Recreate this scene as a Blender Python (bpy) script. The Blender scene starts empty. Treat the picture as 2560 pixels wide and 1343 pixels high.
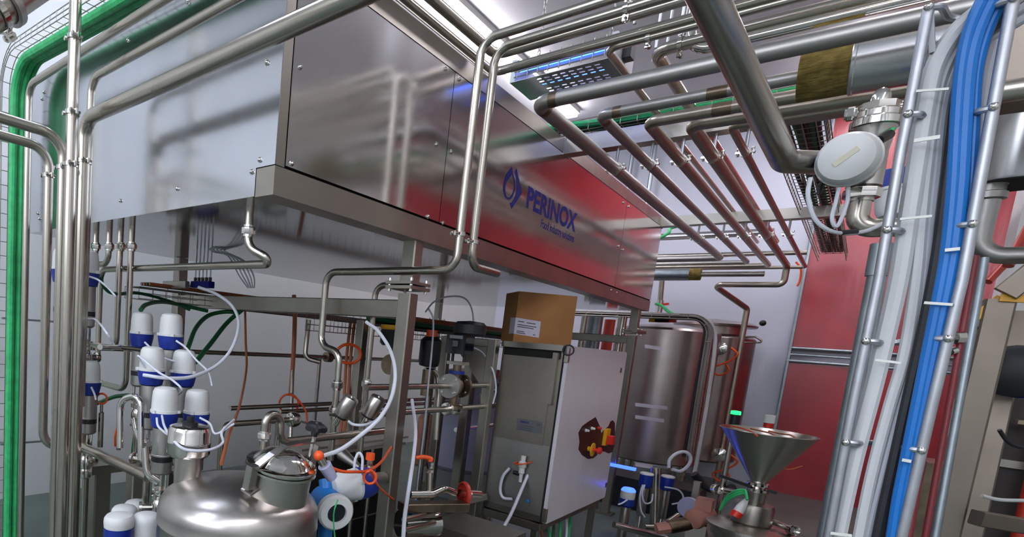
import bpy, math, random
from mathutils import Vector as V, Matrix, Quaternion
random.seed(7)
PI = math.pi
SC = bpy.context.scene
COL = SC.collection

# ------------------------------------------------------------------ survey of the place
# camera: eye 1.7 m above the floor; X runs along the enclosure, Y across it, Z up
F, CX, CY, H = 1417.0, 775.0, 1013.0, 1.7
EX = V((2160-CX, 947-CY, F)).normalized()
_ez = V((150+CX, -(12000-CY), -F)).normalized()
EZ = (_ez - EX*_ez.dot(EX)).normalized()
EY = EX.cross(EZ)
if EY.x > 0: EY = -EY
EYE = V((0, 0, H))
AX, AY, AZ = V((1, 0, 0)), V((0, 1, 0)), V((0, 0, 1))

def ray(u, v):
    d = V(((u-CX)/F, (v-CY)/F, 1.0))
    return V((d.dot(EX), d.dot(EY), d.dot(EZ)))
def xp(u, v, x): r = ray(u, v); return EYE + r*(x/r.x)          # sight line met with a plane of the plant
def yp(u, v, y): r = ray(u, v); return EYE + r*(y/r.y)
def zp(u, v, z): r = ray(u, v); return EYE + r*((z-H)/r.z)
def tp(u, v, t): return EYE + ray(u, v)*t
def cam3(p):
    q = p - EYE
    return V((q.x*EX[i] + q.y*EY[i] + q.z*EZ[i] for i in range(3)))
def proj(p):
    c = cam3(p); return (CX+F*c.x/c.z, CY+F*c.y/c.z)
def run(p, a, u=None, v=None):                                   # from p along axis a until it reaches a sight line
    c = cam3(p); d = V((a.x*EX[i] + a.y*EY[i] + a.z*EZ[i] for i in range(3)))
    if u is not None:
        k = (u-CX)/F; s = (k*c.z-c.x)/(d.x-k*d.z)
    else:
        k = (v-CY)/F; s = (k*c.z-c.y)/(d.y-k*d.z)
    return p + a*s

# ------------------------------------------------------------------ materials
def lin(c):
    if isinstance(c, str):
        c = [int(c[i:i+2], 16)/255 for i in (0, 2, 4)]
    return tuple((x/12.92 if x <= .04045 else ((x+.055)/1.055)**2.4) for x in c) + (1.0,)
MATS = {}
LS = 30.0
def mat(name, col, metal=0.0, rough=.5, var=0.0, vscale=6.0, bump=0.0, bscale=(40, 40, 40), spec=.5, emit=None, estr=0.0, aniso=0.0, trans=0.0, coat=0.0, col2=None, rvar=0.0):
    m = bpy.data.materials.new(name); m.use_nodes = True
    nt = m.node_tree; b = nt.nodes['Principled BSDF']
    c = lin(col); b.inputs['Base Color'].default_value = c
    b.inputs['Metallic'].default_value = metal; b.inputs['Roughness'].default_value = rough
    b.inputs['Specular IOR Level'].default_value = spec
    if coat: b.inputs['Coat Weight'].default_value = coat
    if trans: b.inputs['Transmission Weight'].default_value = trans
    if emit:
        b.inputs['Emission Color'].default_value = lin(emit); b.inputs['Emission Strength'].default_value = estr
    tc = nt.nodes.new('ShaderNodeTexCoord')
    if var or col2 or rvar:
        n = nt.nodes.new('ShaderNodeTexNoise'); n.inputs['Scale'].default_value = vscale; n.inputs['Detail'].default_value = 2
        nt.links.new(tc.outputs['Object'], n.inputs['Vector'])
        if var or col2:
            mx = nt.nodes.new('ShaderNodeMix'); mx.data_type = 'RGBA'
            c2 = lin(col2) if col2 else tuple(x*(1-var) for x in c[:3]) + (1,)
            mx.inputs[6].default_value = c; mx.inputs[7].default_value = c2
            rm = nt.nodes.new('ShaderNodeMapRange'); rm.inputs[1].default_value = .35; rm.inputs[2].default_value = .65
            nt.links.new(n.outputs['Fac'], rm.inputs[0]); nt.links.new(rm.outputs[0], mx.inputs[0])
            nt.links.new(mx.outputs[2], b.inputs['Base Color'])
        if rvar:
            r2 = nt.nodes.new('ShaderNodeMapRange'); r2.inputs[3].default_value = rough-rvar; r2.inputs[4].default_value = rough+rvar
            r2.inputs[1].default_value = .3; r2.inputs[2].default_value = .7
            nt.links.new(n.outputs['Fac'], r2.inputs[0]); nt.links.new(r2.outputs[0], b.inputs['Roughness'])
    if bump:
        mp = nt.nodes.new('ShaderNodeMapping'); mp.inputs['Scale'].default_value = bscale
        n2 = nt.nodes.new('ShaderNodeTexNoise'); n2.inputs['Scale'].default_value = 1.0; n2.inputs['Detail'].default_value = 4
        bp = nt.nodes.new('ShaderNodeBump'); bp.inputs['Strength'].default_value = bump; bp.inputs['Distance'].default_value = .01
        nt.links.new(tc.outputs['Object'], mp.inputs[0]); nt.links.new(mp.outputs[0], n2.inputs['Vector'])
        nt.links.new(n2.outputs['Fac'], bp.inputs['Height']); nt.links.new(bp.outputs[0], b.inputs['Normal'])
    MATS[name] = m
    return m

STEEL = mat('satin_stainless', 'bdb7b0', 1, .29, var=.05, vscale=3, rvar=.02)
PIPE = mat('pipe_stainless', 'b9b2a6', 1, .26, var=.05, vscale=2.5, rvar=.02)
DULL = mat('pickled_stainless', 'b0ada8', 1, .42, var=.08, vscale=5, rvar=.03)
TINT = mat('heat_tinted_stainless', '8d7c68', 1, .34, var=.3, vscale=12)
BRIGHT = mat('polished_stainless', 'd6d2cc', 1, .1, rvar=.03)
SHEET = mat('enclosure_sheet', 'd4d1d1', 1, .15, var=.05, vscale=3, rvar=.025, bump=.012, bscale=(1.2, 1.2, .8))
SIDE = mat('enclosure_side_sheet', 'd2d4da', 1, .19, var=.04, vscale=3, rvar=.03)
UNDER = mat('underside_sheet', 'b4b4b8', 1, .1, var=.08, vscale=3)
FRAME = mat('brushed_frame_steel', 'a59f95', 1, .36, var=.1, vscale=5, rvar=.03)
BROWNST = mat('dark_brown_stainless', '8a7f73', 1, .44, var=.12, vscale=5, rvar=.03)  # frame steel in a darker, browner tone
GAP = mat('dark_gap', '15140f', 0, .8)
WHITE = mat('white_plastic', 'dcdcd8', 0, .42, var=.05, vscale=8)
BLUE = mat('blue_plastic', '17308f', 0, .4, var=.1)
NAVY = mat('navy_print', '1a1e72', 0, .6, spec=.15)
BLACK = mat('black_plastic', '17171b', 0, .45)
DARKSHEET = mat('black_sheet', '0c0c0f', 0, .35)
GREEN = mat('green_cable_jacket', '3cc474', 0, .5, var=.25, vscale=20)
DGREEN = mat('dark_green_cable', '0f5a30', 0, .5)
ORANGE = mat('orange_cable', 'f0571d', 0, .45)
RUSTO = mat('orange_brown_cable', 'b5643c', 0, .5)
HOSE = mat('white_hose', 'd9dbe2', 0, .35)
GREYC = mat('grey_cable_jacket', 'a9abb2', 0, .5, var=.06)
PALEC = mat('pale_grey_cable_jacket', 'c6c7c6', 0, .5, var=.05)
PBLUE = mat('pale_blue_cable_jacket', 'a9b7ca', 0, .5)
BLUEC = mat('blue_cable_jacket', '0b6ab8', 0, .42, var=.08, vscale=10)
BLACKC = mat('black_cable_jacket', '1c1c22', 0, .5)
TIE = mat('nylon_tie', 'd6d6cc', 0, .4)
ROD = mat('galvanised_rod', 'b6b7bb', .85, .42, var=.12, vscale=20)
GALV = mat('galvanised_tube', '9aa3a8', .9, .38, var=.15, vscale=15)
WIRE = mat('zinc_wire', '9a958c', .9, .42)
ROCK = mat('rock_wool', '8f7b3e', 0, .95, col2='6b5826', vscale=18, bump=1.0, bscale=(70, 20, 70))
CLAD = mat('aluminium_cladding', 'c9c9ca', 1, .27, var=.06)
CARD = mat('cardboard', 'b07b48', 0, .85, var=.12, vscale=5)
CARDD = mat('cardboard_tape', '9c7147', 0, .5)
PAPER = mat('label_paper', 'd6d0dc', 0, .7)
INK = mat('label_ink', '3c3a44', 0, .7)
DOORP = mat('white_painted_steel', 'dcd7dc', 0, .3, var=.05, vscale=3, spec=.5)
PATCHM = mat('brown_door_patch', '3c1410', 0, .5)
YELLOW = mat('yellow_plastic', 'f2b01e', 0, .4)
REDP = mat('red_plastic', 'd92a1c', 0, .4)
REDH = mat('red_cylinder', 'c23a2c', 0, .35, spec=.6)
REDD = mat('red_door_sheet', 'b81f2f', 0, .3, var=.28, vscale=1.6, bump=.5, bscale=(2, 9, .7), spec=.85)
TEALB = mat('transmitter_blue', '1f78c4', 0, .4)
GREYP = mat('grey_plastic', '8b8d92', 0, .5)
PINKP = mat('motor_paint', 'c98a78', 0, .45, var=.15)
WALLM = mat('wall_panel_paint', 'cfd0cc', 0, .5, var=.03, vscale=2)
CEILM = mat('ceiling_panel_paint', 'e6e6ea', 0, .6)
FLOORM = mat('floor_epoxy', '67746b', 0, .35, var=.2, vscale=3)
LAMP = mat('lamp_diffuser', 'ffffff', 0, .5, emit='fbf6ff', estr=LS)
COOL = mat('cool_lamp_diffuser', 'ffffff', 0, .5, emit='dce6ff', estr=LS*1.1)
UVL = mat('lamp_tube_blue', '3a5cff', 0, .4, emit='3a6cff', estr=7)
BLED = mat('blue_indicator', '2a40ff', 0, .4, emit='2a48ff', estr=6)
GLED = mat('green_beacon_lens', '20e060', 0, .4, emit='18e860', estr=3.5)
RED_T = mat('red_trim', 'a5232a', 0, .5)
SIGHT = mat('dark_display_glass', '141820', 0, .08)
PLATE = mat('rating_plate', '7a7a80', .8, .4)
PURP = mat('lavender_translucent_plastic', 'b7b4d0', 0, .45)

# far wall: sandwich panels with shallow vertical ribs
def ribbed(name, col, axis):
    m = mat(name, col, 0, .42)
    nt = m.node_tree; b = nt.nodes['Principled BSDF']
    tc = [n for n in nt.nodes if n.type == 'TEX_COORD'][0]
    w = nt.nodes.new('ShaderNodeTexWave'); w.bands_direction = axis; w.inputs['Scale'].default_value = 4.2; w.wave_profile = 'SAW'
    nt.links.new(tc.outputs['Object'], w.inputs['Vector'])
    bp = nt.nodes.new('ShaderNodeBump'); bp.inputs['Strength'].default_value = .35; bp.inputs['Distance'].default_value = .02
    nt.links.new(w.outputs['Fac'], bp.inputs['Height']); nt.links.new(bp.outputs[0], b.inputs['Normal'])
    return m
RIBY = ribbed('ribbed_far_wall', 'd3d6e4', 'Y')

# ------------------------------------------------------------------ mesh building
def basis(a):
    a = a.normalized()
    h = AZ if abs(a.z) < .9 else AX
    s = a.cross(h).normalized(); return s, s.cross(a).normalized(), a

def fillet(pts, R, n=7):
    pts = [V(p) for p in pts]; out = [pts[0]]
    for i in range(1, len(pts)-1):
        p, a, b = pts[i], pts[i-1], pts[i+1]
        d1, d2 = (a-p), (b-p); l1, l2 = d1.length, d2.length
        if l1 < 1e-6 or l2 < 1e-6: continue
        d1 /= l1; d2 /= l2
        ang = d1.angle(d2)
        if ang > PI-.03: out.append(p); continue
        t = min(R/math.tan(ang/2), l1*.48, l2*.48); r = t*math.tan(ang/2)
        c = p + (d1+d2).normalized()*(r/math.sin(ang/2))
        q0, q1 = p+d1*t - c, p+d2*t - c
        tot = q0.angle(q1); ax = q0.cross(q1)
        if ax.length < 1e-9: out.append(p); continue
        ax.normalize()
        for k in range(n+1): out.append(c + Quaternion(ax, tot*k/n) @ q0)
    out.append(pts[-1]); return out

def smooth(pts, n=6):
    pts = [V(p) for p in pts]; out = []
    P = [pts[0]*2-pts[1]] + pts + [pts[-1]*2-pts[-2]]
    for i in range(1, len(P)-2):
        a, b, c, d = P[i-1:i+3]
        for k in range(n):
            t = k/n
            out.append(.5*((2*b) + (c-a)*t + (2*a-5*b+4*c-d)*t*t + (3*b-a-3*c+d)*t**3))
    out.append(pts[-1]); return out

class MB:
    def __init__(s): s.v = []; s.f = []
    def box(s, lo, hi, M=None):
        i = len(s.v)
        for z in (lo[2], hi[2]):
            for x, y in ((lo[0], lo[1]), (hi[0], lo[1]), (hi[0], hi[1]), (lo[0], hi[1])):
                p = V((x, y, z)); s.v.append(M @ p if M else p)
        for q in ((3, 2, 1, 0), (4, 5, 6, 7), (0, 1, 5, 4), (1, 2, 6, 5), (2, 3, 7, 6), (3, 0, 4, 7)): s.f.append([i+k for k in q])
        return s
    def beam(s, a, b, w, h, side=None, ch=.0):                 # rectangular bar from a to b, w along side, h across
        a, b = V(a), V(b); d = (b-a).normalized()
        sd = V(side).normalized() if side else basis(d)[0]
        sd = (sd - d*sd.dot(d)).normalized(); up = sd.cross(d)
        c = min(w, h)*.08 if not ch else ch
        sec = [(-w/2+c, -h/2), (w/2-c, -h/2), (w/2, -h/2+c), (w/2, h/2-c), (w/2-c, h/2), (-w/2+c, h/2), (-w/2, h/2-c), (-w/2, -h/2+c)]
        i = len(s.v)
        for p in (a, b):
            for x, y in sec: s.v.append(p + sd*x + up*y)
        for k in range(8): s.f.append([i+k, i+(k+1) % 8, i+8+(k+1) % 8, i+8+k])
        s.f.append([i+7-k for k in range(8)]); s.f.append([i+8+k for k in range(8)])
        return s
    def lathe(s, o, a, prof, seg=20, cap=True):                # profile of (radius, height) turned about axis a from o
        x, y, a = basis(V(a)); o = V(o); i = len(s.v); n = len(prof)
        for r, h in prof:
            for k in range(seg):
                t = 2*PI*k/seg; s.v.append(o + a*h + (x*math.cos(t) + y*math.sin(t))*max(r, 1e-4))
        for j in range(n-1):
            for k in range(seg):
                k2 = (k+1) % seg
                s.f.append([i+j*seg+k, i+(j+1)*seg+k, i+(j+1)*seg+k2, i+j*seg+k2])
        if cap:
            s.f.append([i+k for k in range(seg)]); s.f.append([i+(n-1)*seg+seg-1-k for k in range(seg)])
        return s
    def cyl(s, a, b, r, seg=16, r2=None):
        a, b = V(a), V(b); L = (b-a).length
        return s.lathe(a, b-a, [(r, 0), (r if r2 is None else r2, L)], seg)
    def tube(s, path, r, seg=14, closed=False):
        P = [V(p) for p in path]
        Q = [P[0]]
        for p in P[1:]:
            if (p-Q[-1]).length > 1e-5: Q.append(p)
        P = Q; n = len(P); i = len(s.v)
        T = [((P[min(k+1, n-1)]-P[max(k-1, 0)])).normalized() for k in range(n)]
        if closed: T = [(P[(k+1) % n]-P[k-1]).normalized() for k in range(n)]
        x, y, _ = basis(T[0])
        for k in range(n):
            if k:
                q = T[k-1].rotation_difference(T[k]); x = q @ x
                x = (x - T[k]*x.dot(T[k])).normalized()
            y = T[k].cross(x)
            rr = r[k] if isinstance(r, (list, tuple)) else r
            for j in range(seg):
                t = 2*PI*j/seg; s.v.append(P[k] + (x*math.cos(t)+y*math.sin(t))*rr)
        for k in range(n if closed else n-1):
            k2 = (k+1) % n
            for j in range(seg):
                j2 = (j+1) % seg; s.f.append([i+k*seg+j, i+k*seg+j2, i+k2*seg+j2, i+k2*seg+j])
        if not closed:
            s.f.append([i+seg-1-j for j in range(seg)]); s.f.append([i+(n-1)*seg+j for j in range(seg)])
        return s
    def prism(s, pts, ext):                                      # closed outline extruded by a vector
        pts = [V(p) for p in pts]; e = V(ext); i = len(s.v); n = len(pts)
        s.v += pts + [p+e for p in pts]
        s.f.append([i+n-1-k for k in range(n)]); s.f.append([i+n+k for k in range(n)])
        for k in range(n): s.f.append([i+k, i+(k+1) % n, i+n+(k+1) % n, i+n+k])
        return s
    def ring(s, o, a, R, r, seg=24, seg2=8):
        x, y, _ = basis(V(a)); o = V(o)
        return s.tube([o + (x*math.cos(2*PI*k/seg)+y*math.sin(2*PI*k/seg))*R for k in range(seg)], r, seg2, True)
    def sphere(s, o, r, seg=16, sc=(1, 1, 1)):
        n = seg//2; prof = [(r*math.sin(PI*k/n), -r*math.cos(PI*k/n)) for k in range(n+1)]
        i = len(s.v); s.lathe((0, 0, 0), AZ, prof, seg, False)
        for k in range(i, len(s.v)): p = s.v[k]; s.v[k] = V((p.x*sc[0], p.y*sc[1], p.z*sc[2])) + V(o)
        return s
    def build(s, name, m, parent=None, angle=35, at=None):
        import bmesh
        me = bpy.data.meshes.new(name)
        if parent is not None:
            root = parent
            while root.parent is not None: root = root.parent
            off = root.location
        elif at is not None: off = V(at)
        else:
            xs = [p.x for p in s.v]; ys = [p.y for p in s.v]; zs = [p.z for p in s.v]
            off = V(((min(xs)+max(xs))/2, (min(ys)+max(ys))/2, min(zs)))
        me.from_pydata([tuple(p-off) for p in s.v], [], s.f); me.validate()
        bm = bmesh.new(); bm.from_mesh(me); bmesh.ops.recalc_face_normals(bm, faces=bm.faces); bm.to_mesh(me); bm.free()
        me.polygons.foreach_set('use_smooth', [True]*len(me.polygons))
        me.set_sharp_from_angle(angle=math.radians(angle))
        me.materials.append(m)
        o = bpy.data.objects.new(name, me); COL.objects.link(o)
        if parent is not None: o.parent = parent
        else: o.location = off
        return o

def tag(o, label, cat, group=None, kind=None):
    if label: o['label'] = label
    if cat: o['category'] = cat
    if group: o['group'] = group
    if kind: o['kind'] = kind
    return o
def thing(name, label, cat, loc=(0, 0, 0), group=None):
    o = bpy.data.objects.new(name, None); COL.objects.link(o); o.empty_display_size = .05
    o.location = V(loc); return tag(o, label, cat, group)
def dup(root, M, label=None, group=None):
    r = root.copy(); COL.objects.link(r); r.matrix_world = M
    if label: r['label'] = label
    if group: r['group'] = group
    def rec(a, b):
        for ch in list(a.children):
            c = ch.copy(); COL.objects.link(c); c.parent = b; rec(ch, c)
    rec(root, r); return r

def clamp(parent, p, axis, r, side=None, name='pipe_clamp'):
    a = V(axis).normalized(); sd = V(side) if side else basis(a)[0]
    sd = (sd - a*sd.dot(a)).normalized(); up = a.cross(sd)
    m = MB(); m.lathe(V(p)-a*.009, a, [(r+.001, 0), (r+.006, 0), (r+.006, .018), (r+.001, .018)], 18, False)
    for sg in (-1, 1):
        c = V(p)+sd*sg*(r+.014)
        m.beam(c-a*.011, c+a*.011, .026, .012, sd); m.cyl(c-up*.02, c+up*.02, .006, 8)
        m.lathe(c+up*.02, up, [(.011, 0), (.011, .009)], 6)
    return m.build(name, BRIGHT, parent)
def union(parent, p, axis, r, name='union_nut', L=.05):
    a = V(axis).normalized(); m = MB()
    m.lathe(V(p)-a*L/2, a, [(r, 0), (r*1.25, 0), (r*1.25, L*.2), (r*1.62, L*.2), (r*1.7, L*.28), (r*1.7, L*.75), (r*1.62, L*.82), (r*1.25, L*.82), (r*1.25, L), (r, L)], 10, False)
    return m.build(name, BRIGHT, parent, angle=20)
def pipe(label, pts, r, R=None, m=PIPE, name='process_pipe', group=None, seg=16, cat='pipe'):
    P = fillet(pts, R if R is not None else r*3.0)
    return tag(MB().tube(P, r, seg).build(name, m), label, cat, group)
def cable(label, pts, r, m, name='cable', group=None, n=6, seg=8, cat='cable'):
    return tag(MB().tube(smooth(pts, n), r, seg).build(name, m), label, cat, group)

# ================================================================== the setting
XW, YW, ZC = 10.5, 5.3, 5.2
def slab(name, lo, hi, m):
    return tag(MB().box(lo, hi).build(name, m), None, None, kind='structure')
slab('floor', (-5, -5, -.2), (XW+.2, YW+.2, 0), FLOORM)
slab('ceiling', (-5, -5, ZC), (XW+.2, YW+.2, ZC+.2), CEILM)
slab('wall_left', (-5, YW, 0), (XW+.2, YW+.2, ZC), WALLM)
slab('wall_far', (XW, -5, 0), (XW+.2, YW, ZC), RIBY)
slab('wall_right', (-5, -3.0, 0), (XW+.2, -2.8, ZC), WALLM)
# wall behind the viewer; its long window is unseen, added for daylight
wn = MB()
for lo, hi in (((-5.2, -2.8, 0), (-5, YW, 2.9)), ((-5.2, -2.8, 4.9), (-5, YW, ZC)), ((-5.2, -2.8, 2.9), (-5, -1.9, 4.9)), ((-5.2, 4.5, 2.9), (-5, YW, 4.9))): wn.box(lo, hi)
tag(wn.build('wall_near', WALLM), None, None, kind='structure')
wf = MB()
for z in (2.9, 3.9, 4.9): wf.box((-5.15, -1.9, z-.03), (-5.05, 4.5, z+.03))
for k in range(7): y = -1.9+6.4*k/6; wf.box((-5.15, y-.03, 2.9), (-5.05, y+.03, 4.9))
tag(wf.build('added_window_1', WHITE), None, None, kind='structure')
def portal():
    l = bpy.data.lights.new('added_window_portal', 'AREA'); l.shape = 'RECTANGLE'; l.size = 6.4; l.size_y = 2.0; l.cycles.is_portal = True
    o = bpy.data.objects.new('added_window_portal', l); COL.objects.link(o); o.location = (-5.1, 1.3, 3.9); o.rotation_euler = (PI/2, 0, -PI/2)
portal()

# red sheet doors in the far wall and beside it in the right wall
def side_door():
    x0, x1, y, top = 7.9, 10.3, -2.72, 5.1
    d = tag(MB().box((x0, y-.06, 2.06), (x1, y, top)).build('door_2', REDD), None, None, kind='structure')
    MB().box((x0, y-.05, 0), (x1, y+.02, 1.83)).build('lower_panel', REDD, d)
    for z in (2.03, 1.93, 1.86): MB().cyl((x0, y+.03, z), (x1, y+.03, z), .025, 10).build('cross_bar', GALV, d)
    for x in (x0-.05, x1): MB().box((x, y-.08, 0), (x+.05, y+.05, top)).build('side_rail', GALV, d)
side_door()
def door():
    y0, y1 = .78, -2.68; x = XW-.1; top = 5.12
    d = tag(MB().box((x, y1, 2.06), (x+.06, y0, top)).build('door_1', REDD), None, None, kind='structure')
    MB().box((x-.02, y1, 0), (x+.05, y0, 1.83)).build('lower_panel', REDD, d)
    for z, r in ((2.04, .02), (1.95, .014), (1.86, .022)):
        MB().cyl((x-.03, y0+.03, z), (x-.03, y1, z), r, 12).build('cross_bar', GALV, d)
    MB().box((x-.05, y0, 0), (x+.08, y0+.025, top)).build('side_rail', GALV, d)
    MB().box((x-.05, y1-.05, 0), (x+.08, y1, top)).build('side_rail', GALV, d)
door()

# ceiling lamps: the first is in view, the others unseen, added for light
def lamp(x, y, L, label, m=LAMP, w=.24, drop=0):
    if drop:                                                       # hung on two wires, shining up as well
        t = thing('ceiling_light', label, 'ceiling light', (x, y, ZC-drop))
        MB().box((x-L/2, y-w/2, ZC-drop), (x+L/2, y+w/2, ZC-drop+.07)).build('diffuser', m, t)
        for k in (-1, 1): MB().cyl((x+k*L*.4, y, ZC-drop+.07), (x+k*L*.4, y, ZC), .004, 6).build('suspension_wire', WIRE, t)
        return
    t = thing('ceiling_light', label, 'ceiling light', (x, y, ZC-.11))
    MB().box((x-L/2, y-w/2-.02, ZC-.06), (x+L/2, y+w/2+.02, ZC)).build('housing', WHITE, t)
    MB().box((x-L/2+.03, y-w/2, ZC-.11), (x+L/2-.03, y+w/2, ZC-.06)).build('diffuser', m, t)
lamp(6.6, 3.62, 4.2, 'long white ceiling light behind the hanging perforated lamp box')
lamp(2.0, 3.62, 3.0, 'unseen white ceiling light added above the left end of the enclosure', COOL)
lamp(9.0, .52, 1.6, 'unseen white ceiling light added to brighten the red door')  # hidden behind the insulated pipe, added to throw light on the red sheet
lamp(5.0, .15, 3.0, 'unseen white ceiling light added above the pipe rack')
lamp(-.6, -1.6, 3.0, 'unseen white ceiling light added near the right wall')
lamp(-2.6, 2.2, 3.4, 'unseen cool white ceiling light added behind the viewer on the left', COOL)  # bluish light added for the blue tint of the side panel
lamp(-2.6, -1.2, 3.4, 'unseen cool white ceiling light added behind the viewer on the right', COOL)

# ================================================================== the enclosure on its frame
BX0, BX1, BY0, BY1, BZ0, BZ1 = 1.497, 6.87, 1.739, 4.29, 2.22, 3.19
enc = thing('process_enclosure', 'long stainless steel enclosure raised on posts, with blue logo lettering', 'machine enclosure', ((BX0+BX1)/2, (BY0+BY1)/2, BZ0))
def print_text(s, name, bold, m, parent, place):                     # flat lettering laid out by place(0..1 across, 0..1 up)
    cu = bpy.data.curves.new(name, 'FONT'); cu.body = s; cu.size = 1; cu.offset = bold
    ob = bpy.data.objects.new(name, cu); COL.objects.link(ob)
    dg = bpy.context.evaluated_depsgraph_get(); dg.update()
    me = bpy.data.meshes.new_from_object(ob.evaluated_get(dg))
    bpy.data.objects.remove(ob)
    xs = [q.co.x for q in me.vertices]; a0, a1 = min(xs), max(xs)
    r = parent
    while r.parent is not None: r = r.parent
    for q in me.vertices: q.co = place((q.co.x-a0)/(a1-a0), q.co.y/.69) - r.location
    me.materials.clear(); me.materials.append(m)
    o = bpy.data.objects.new(name, me); COL.objects.link(o); o.parent = parent
def enclosure():
    P = enc
    bw = .105                                                        # depth of the bottom beam
    # side sheet with the notch for the beam end
    g = .004
    MB().prism([(BX0, BY0-.003, BZ0+bw+g), (BX0, BY0+bw+g, BZ0+bw+g), (BX0, BY0+bw+g, BZ0), (BX0, BY1, BZ0), (BX0, BY1, BZ1-.0045), (BX0, BY0-.003, BZ1-.0045)], (.004, 0, 0)).build('side_panel', SIDE, P)
    MB().box((BX0+.006, BY0+.02, BZ0+.004), (BX1-.004, BY1-.004, BZ1-.02)).build('inner_shell', GAP, P)
    b = MB().box((BX0+.001, BY0-.004, BZ0-.004), (BX1, BY0+bw, BZ0+bw)); b.build('bottom_beam', FRAME, P)
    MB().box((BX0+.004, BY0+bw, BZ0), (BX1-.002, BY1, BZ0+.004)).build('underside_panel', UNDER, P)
    MB().box((BX0, BY0, BZ1-.004), (BX1, BY1, BZ1)).build('roof_panel', SHEET, P)
    MB().box((BX1-.004, BY0+.004, BZ0), (BX1, BY1, BZ1-.005)).build('end_panel', SHEET, P)
    MB().box((BX0+.005, BY1-.004, BZ0), (BX1-.005, BY1, BZ1-.005)).build('rear_panel', SHEET, P)
    MB().box((BX0+.0045, BY0-.003, BZ1-.095), (BX1, BY0+.06, BZ1-.005)).build('top_rail', FRAME, P)
    MB().box((BX0+.0045, BY0-.003, BZ0+bw+g), (BX0+.05, BY0+.02, BZ1-.095)).build('corner_strip', FRAME, P)
    for x0, x1 in ((BX0+.056, 2.672), (2.677, 5.655), (5.66, BX1)):
        MB().box((x0, BY0-.003, BZ0+bw+.012), (x1, BY0, BZ1-.1)).build('front_panel', SHEET, P)
    def bolt(p, n, r=.0095):
        MB().lathe(p, n, [(r*1.2, 0), (r*1.2, .002), (r, .003), (r*.86, .008), (r*.45, .011)], 10).build('bolt', BRIGHT, P)
    for u, v in ((471, 7), (320, 100), (668, 157), (650, 400), (630, 430), (444, 472), (301.5, 502), (110, 231), (105, 248), (95, 534), (99, 547)):
        p = xp(u, v, BX0)
        if p.y < BY1-.02: bolt(p, -AX)
        else: bolt(V((p.x, BY1-.03, p.z)), -AX)
    for u, v in ((750, 168), (729.5, 409), (1113.6, 172.5), (1148, 198), (1091, 361), (1127.5, 380), (1069, 542), (1106.5, 557.6), (1559, 507), (1572, 517), (1545, 616), (1556, 625), (1527, 725), (1541, 731)):
        bolt(yp(u, v, BY0-.003), -AY)
    # emblem and lettering (flat print, read from the aisle)
    y = BY0-.0032
    def L(z): return yp(1220+z[0]*.1787, 400+z[1]*.1787, y)
    k1 = [(335, 95), (290, 150), (250, 210), (228, 280), (212, 360), (212, 430), (228, 490), (250, 535), (285, 560), (320, 545), (350, 500), (372, 440), (385, 380), (380, 300), (362, 230), (345, 160)]
    k2 = [(335, 205), (300, 255), (262, 300), (243, 360), (240, 420), (248, 480), (268, 520), (298, 525), (325, 500), (345, 455), (362, 400), (368, 340), (360, 285), (348, 240)]
    m = MB(); A = [L(p) for p in k1]; B = [L(p) for p in k2]
    # ring between the two outlines, resampled to the same count
    def resamp(q, n):
        q = q + [q[0]]; d = [0]
        for a, b2 in zip(q, q[1:]): d.append(d[-1]+(b2-a).length)
        out = []
        for k in range(n):
            s = d[-1]*k/n; j = max(i for i in range(len(d)) if d[i] <= s+1e-9); j = min(j, len(q)-2)
            out.append(q[j].lerp(q[j+1], (s-d[j])/max(1e-9, d[j+1]-d[j])))
        return out
    A, B = resamp(A, 48), resamp(B, 48)
    m.v = [p for p in A] + [p for p in B] + [p-AY*.0008 for p in A] + [p-AY*.0008 for p in B]
    for k in range(48):
        j = (k+1) % 48
        m.f += [[96+k, 96+j, 144+j, 144+k], [k, j, 96+j, 96+k], [48+k, 48+j, 144+j, 144+k]]
    em = m.build('logo_emblem', NAVY, P)
    MB().prism([L(p) for p in ((400, 120), (372, 168), (395, 255), (402, 330), (400, 410), (388, 480), (365, 540), (335, 590), (305, 605), (330, 682), (400, 580), (478, 455), (440, 300))], -AY*.0008).build('logo_emblem', NAVY, P)
    def text(s, x0, x1, zb, zt, name, bold):
        print_text(s, name, bold, NAVY, P, lambda a, b: V((x0+a*(x1-x0), y-.0003, zb+b*(zt-zb))))
    p0, p1 = yp(1315, 516, y), yp(1438, 579, y); q0, q1 = yp(1322, 466, y), yp(1443, 537.6, y)
    text('PERINOX', p0.x, p1.x, (p0.z+p1.z)/2, (q0.z+q1.z)/2, 'lettering', .035)
    p0, p1 = yp(1352, 566, y), yp(1434, 605, y)
    text('Food industry solutions', p0.x, p1.x, p0.z-.005, p0.z+.05, 'lettering', .012)
enclosure()

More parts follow.
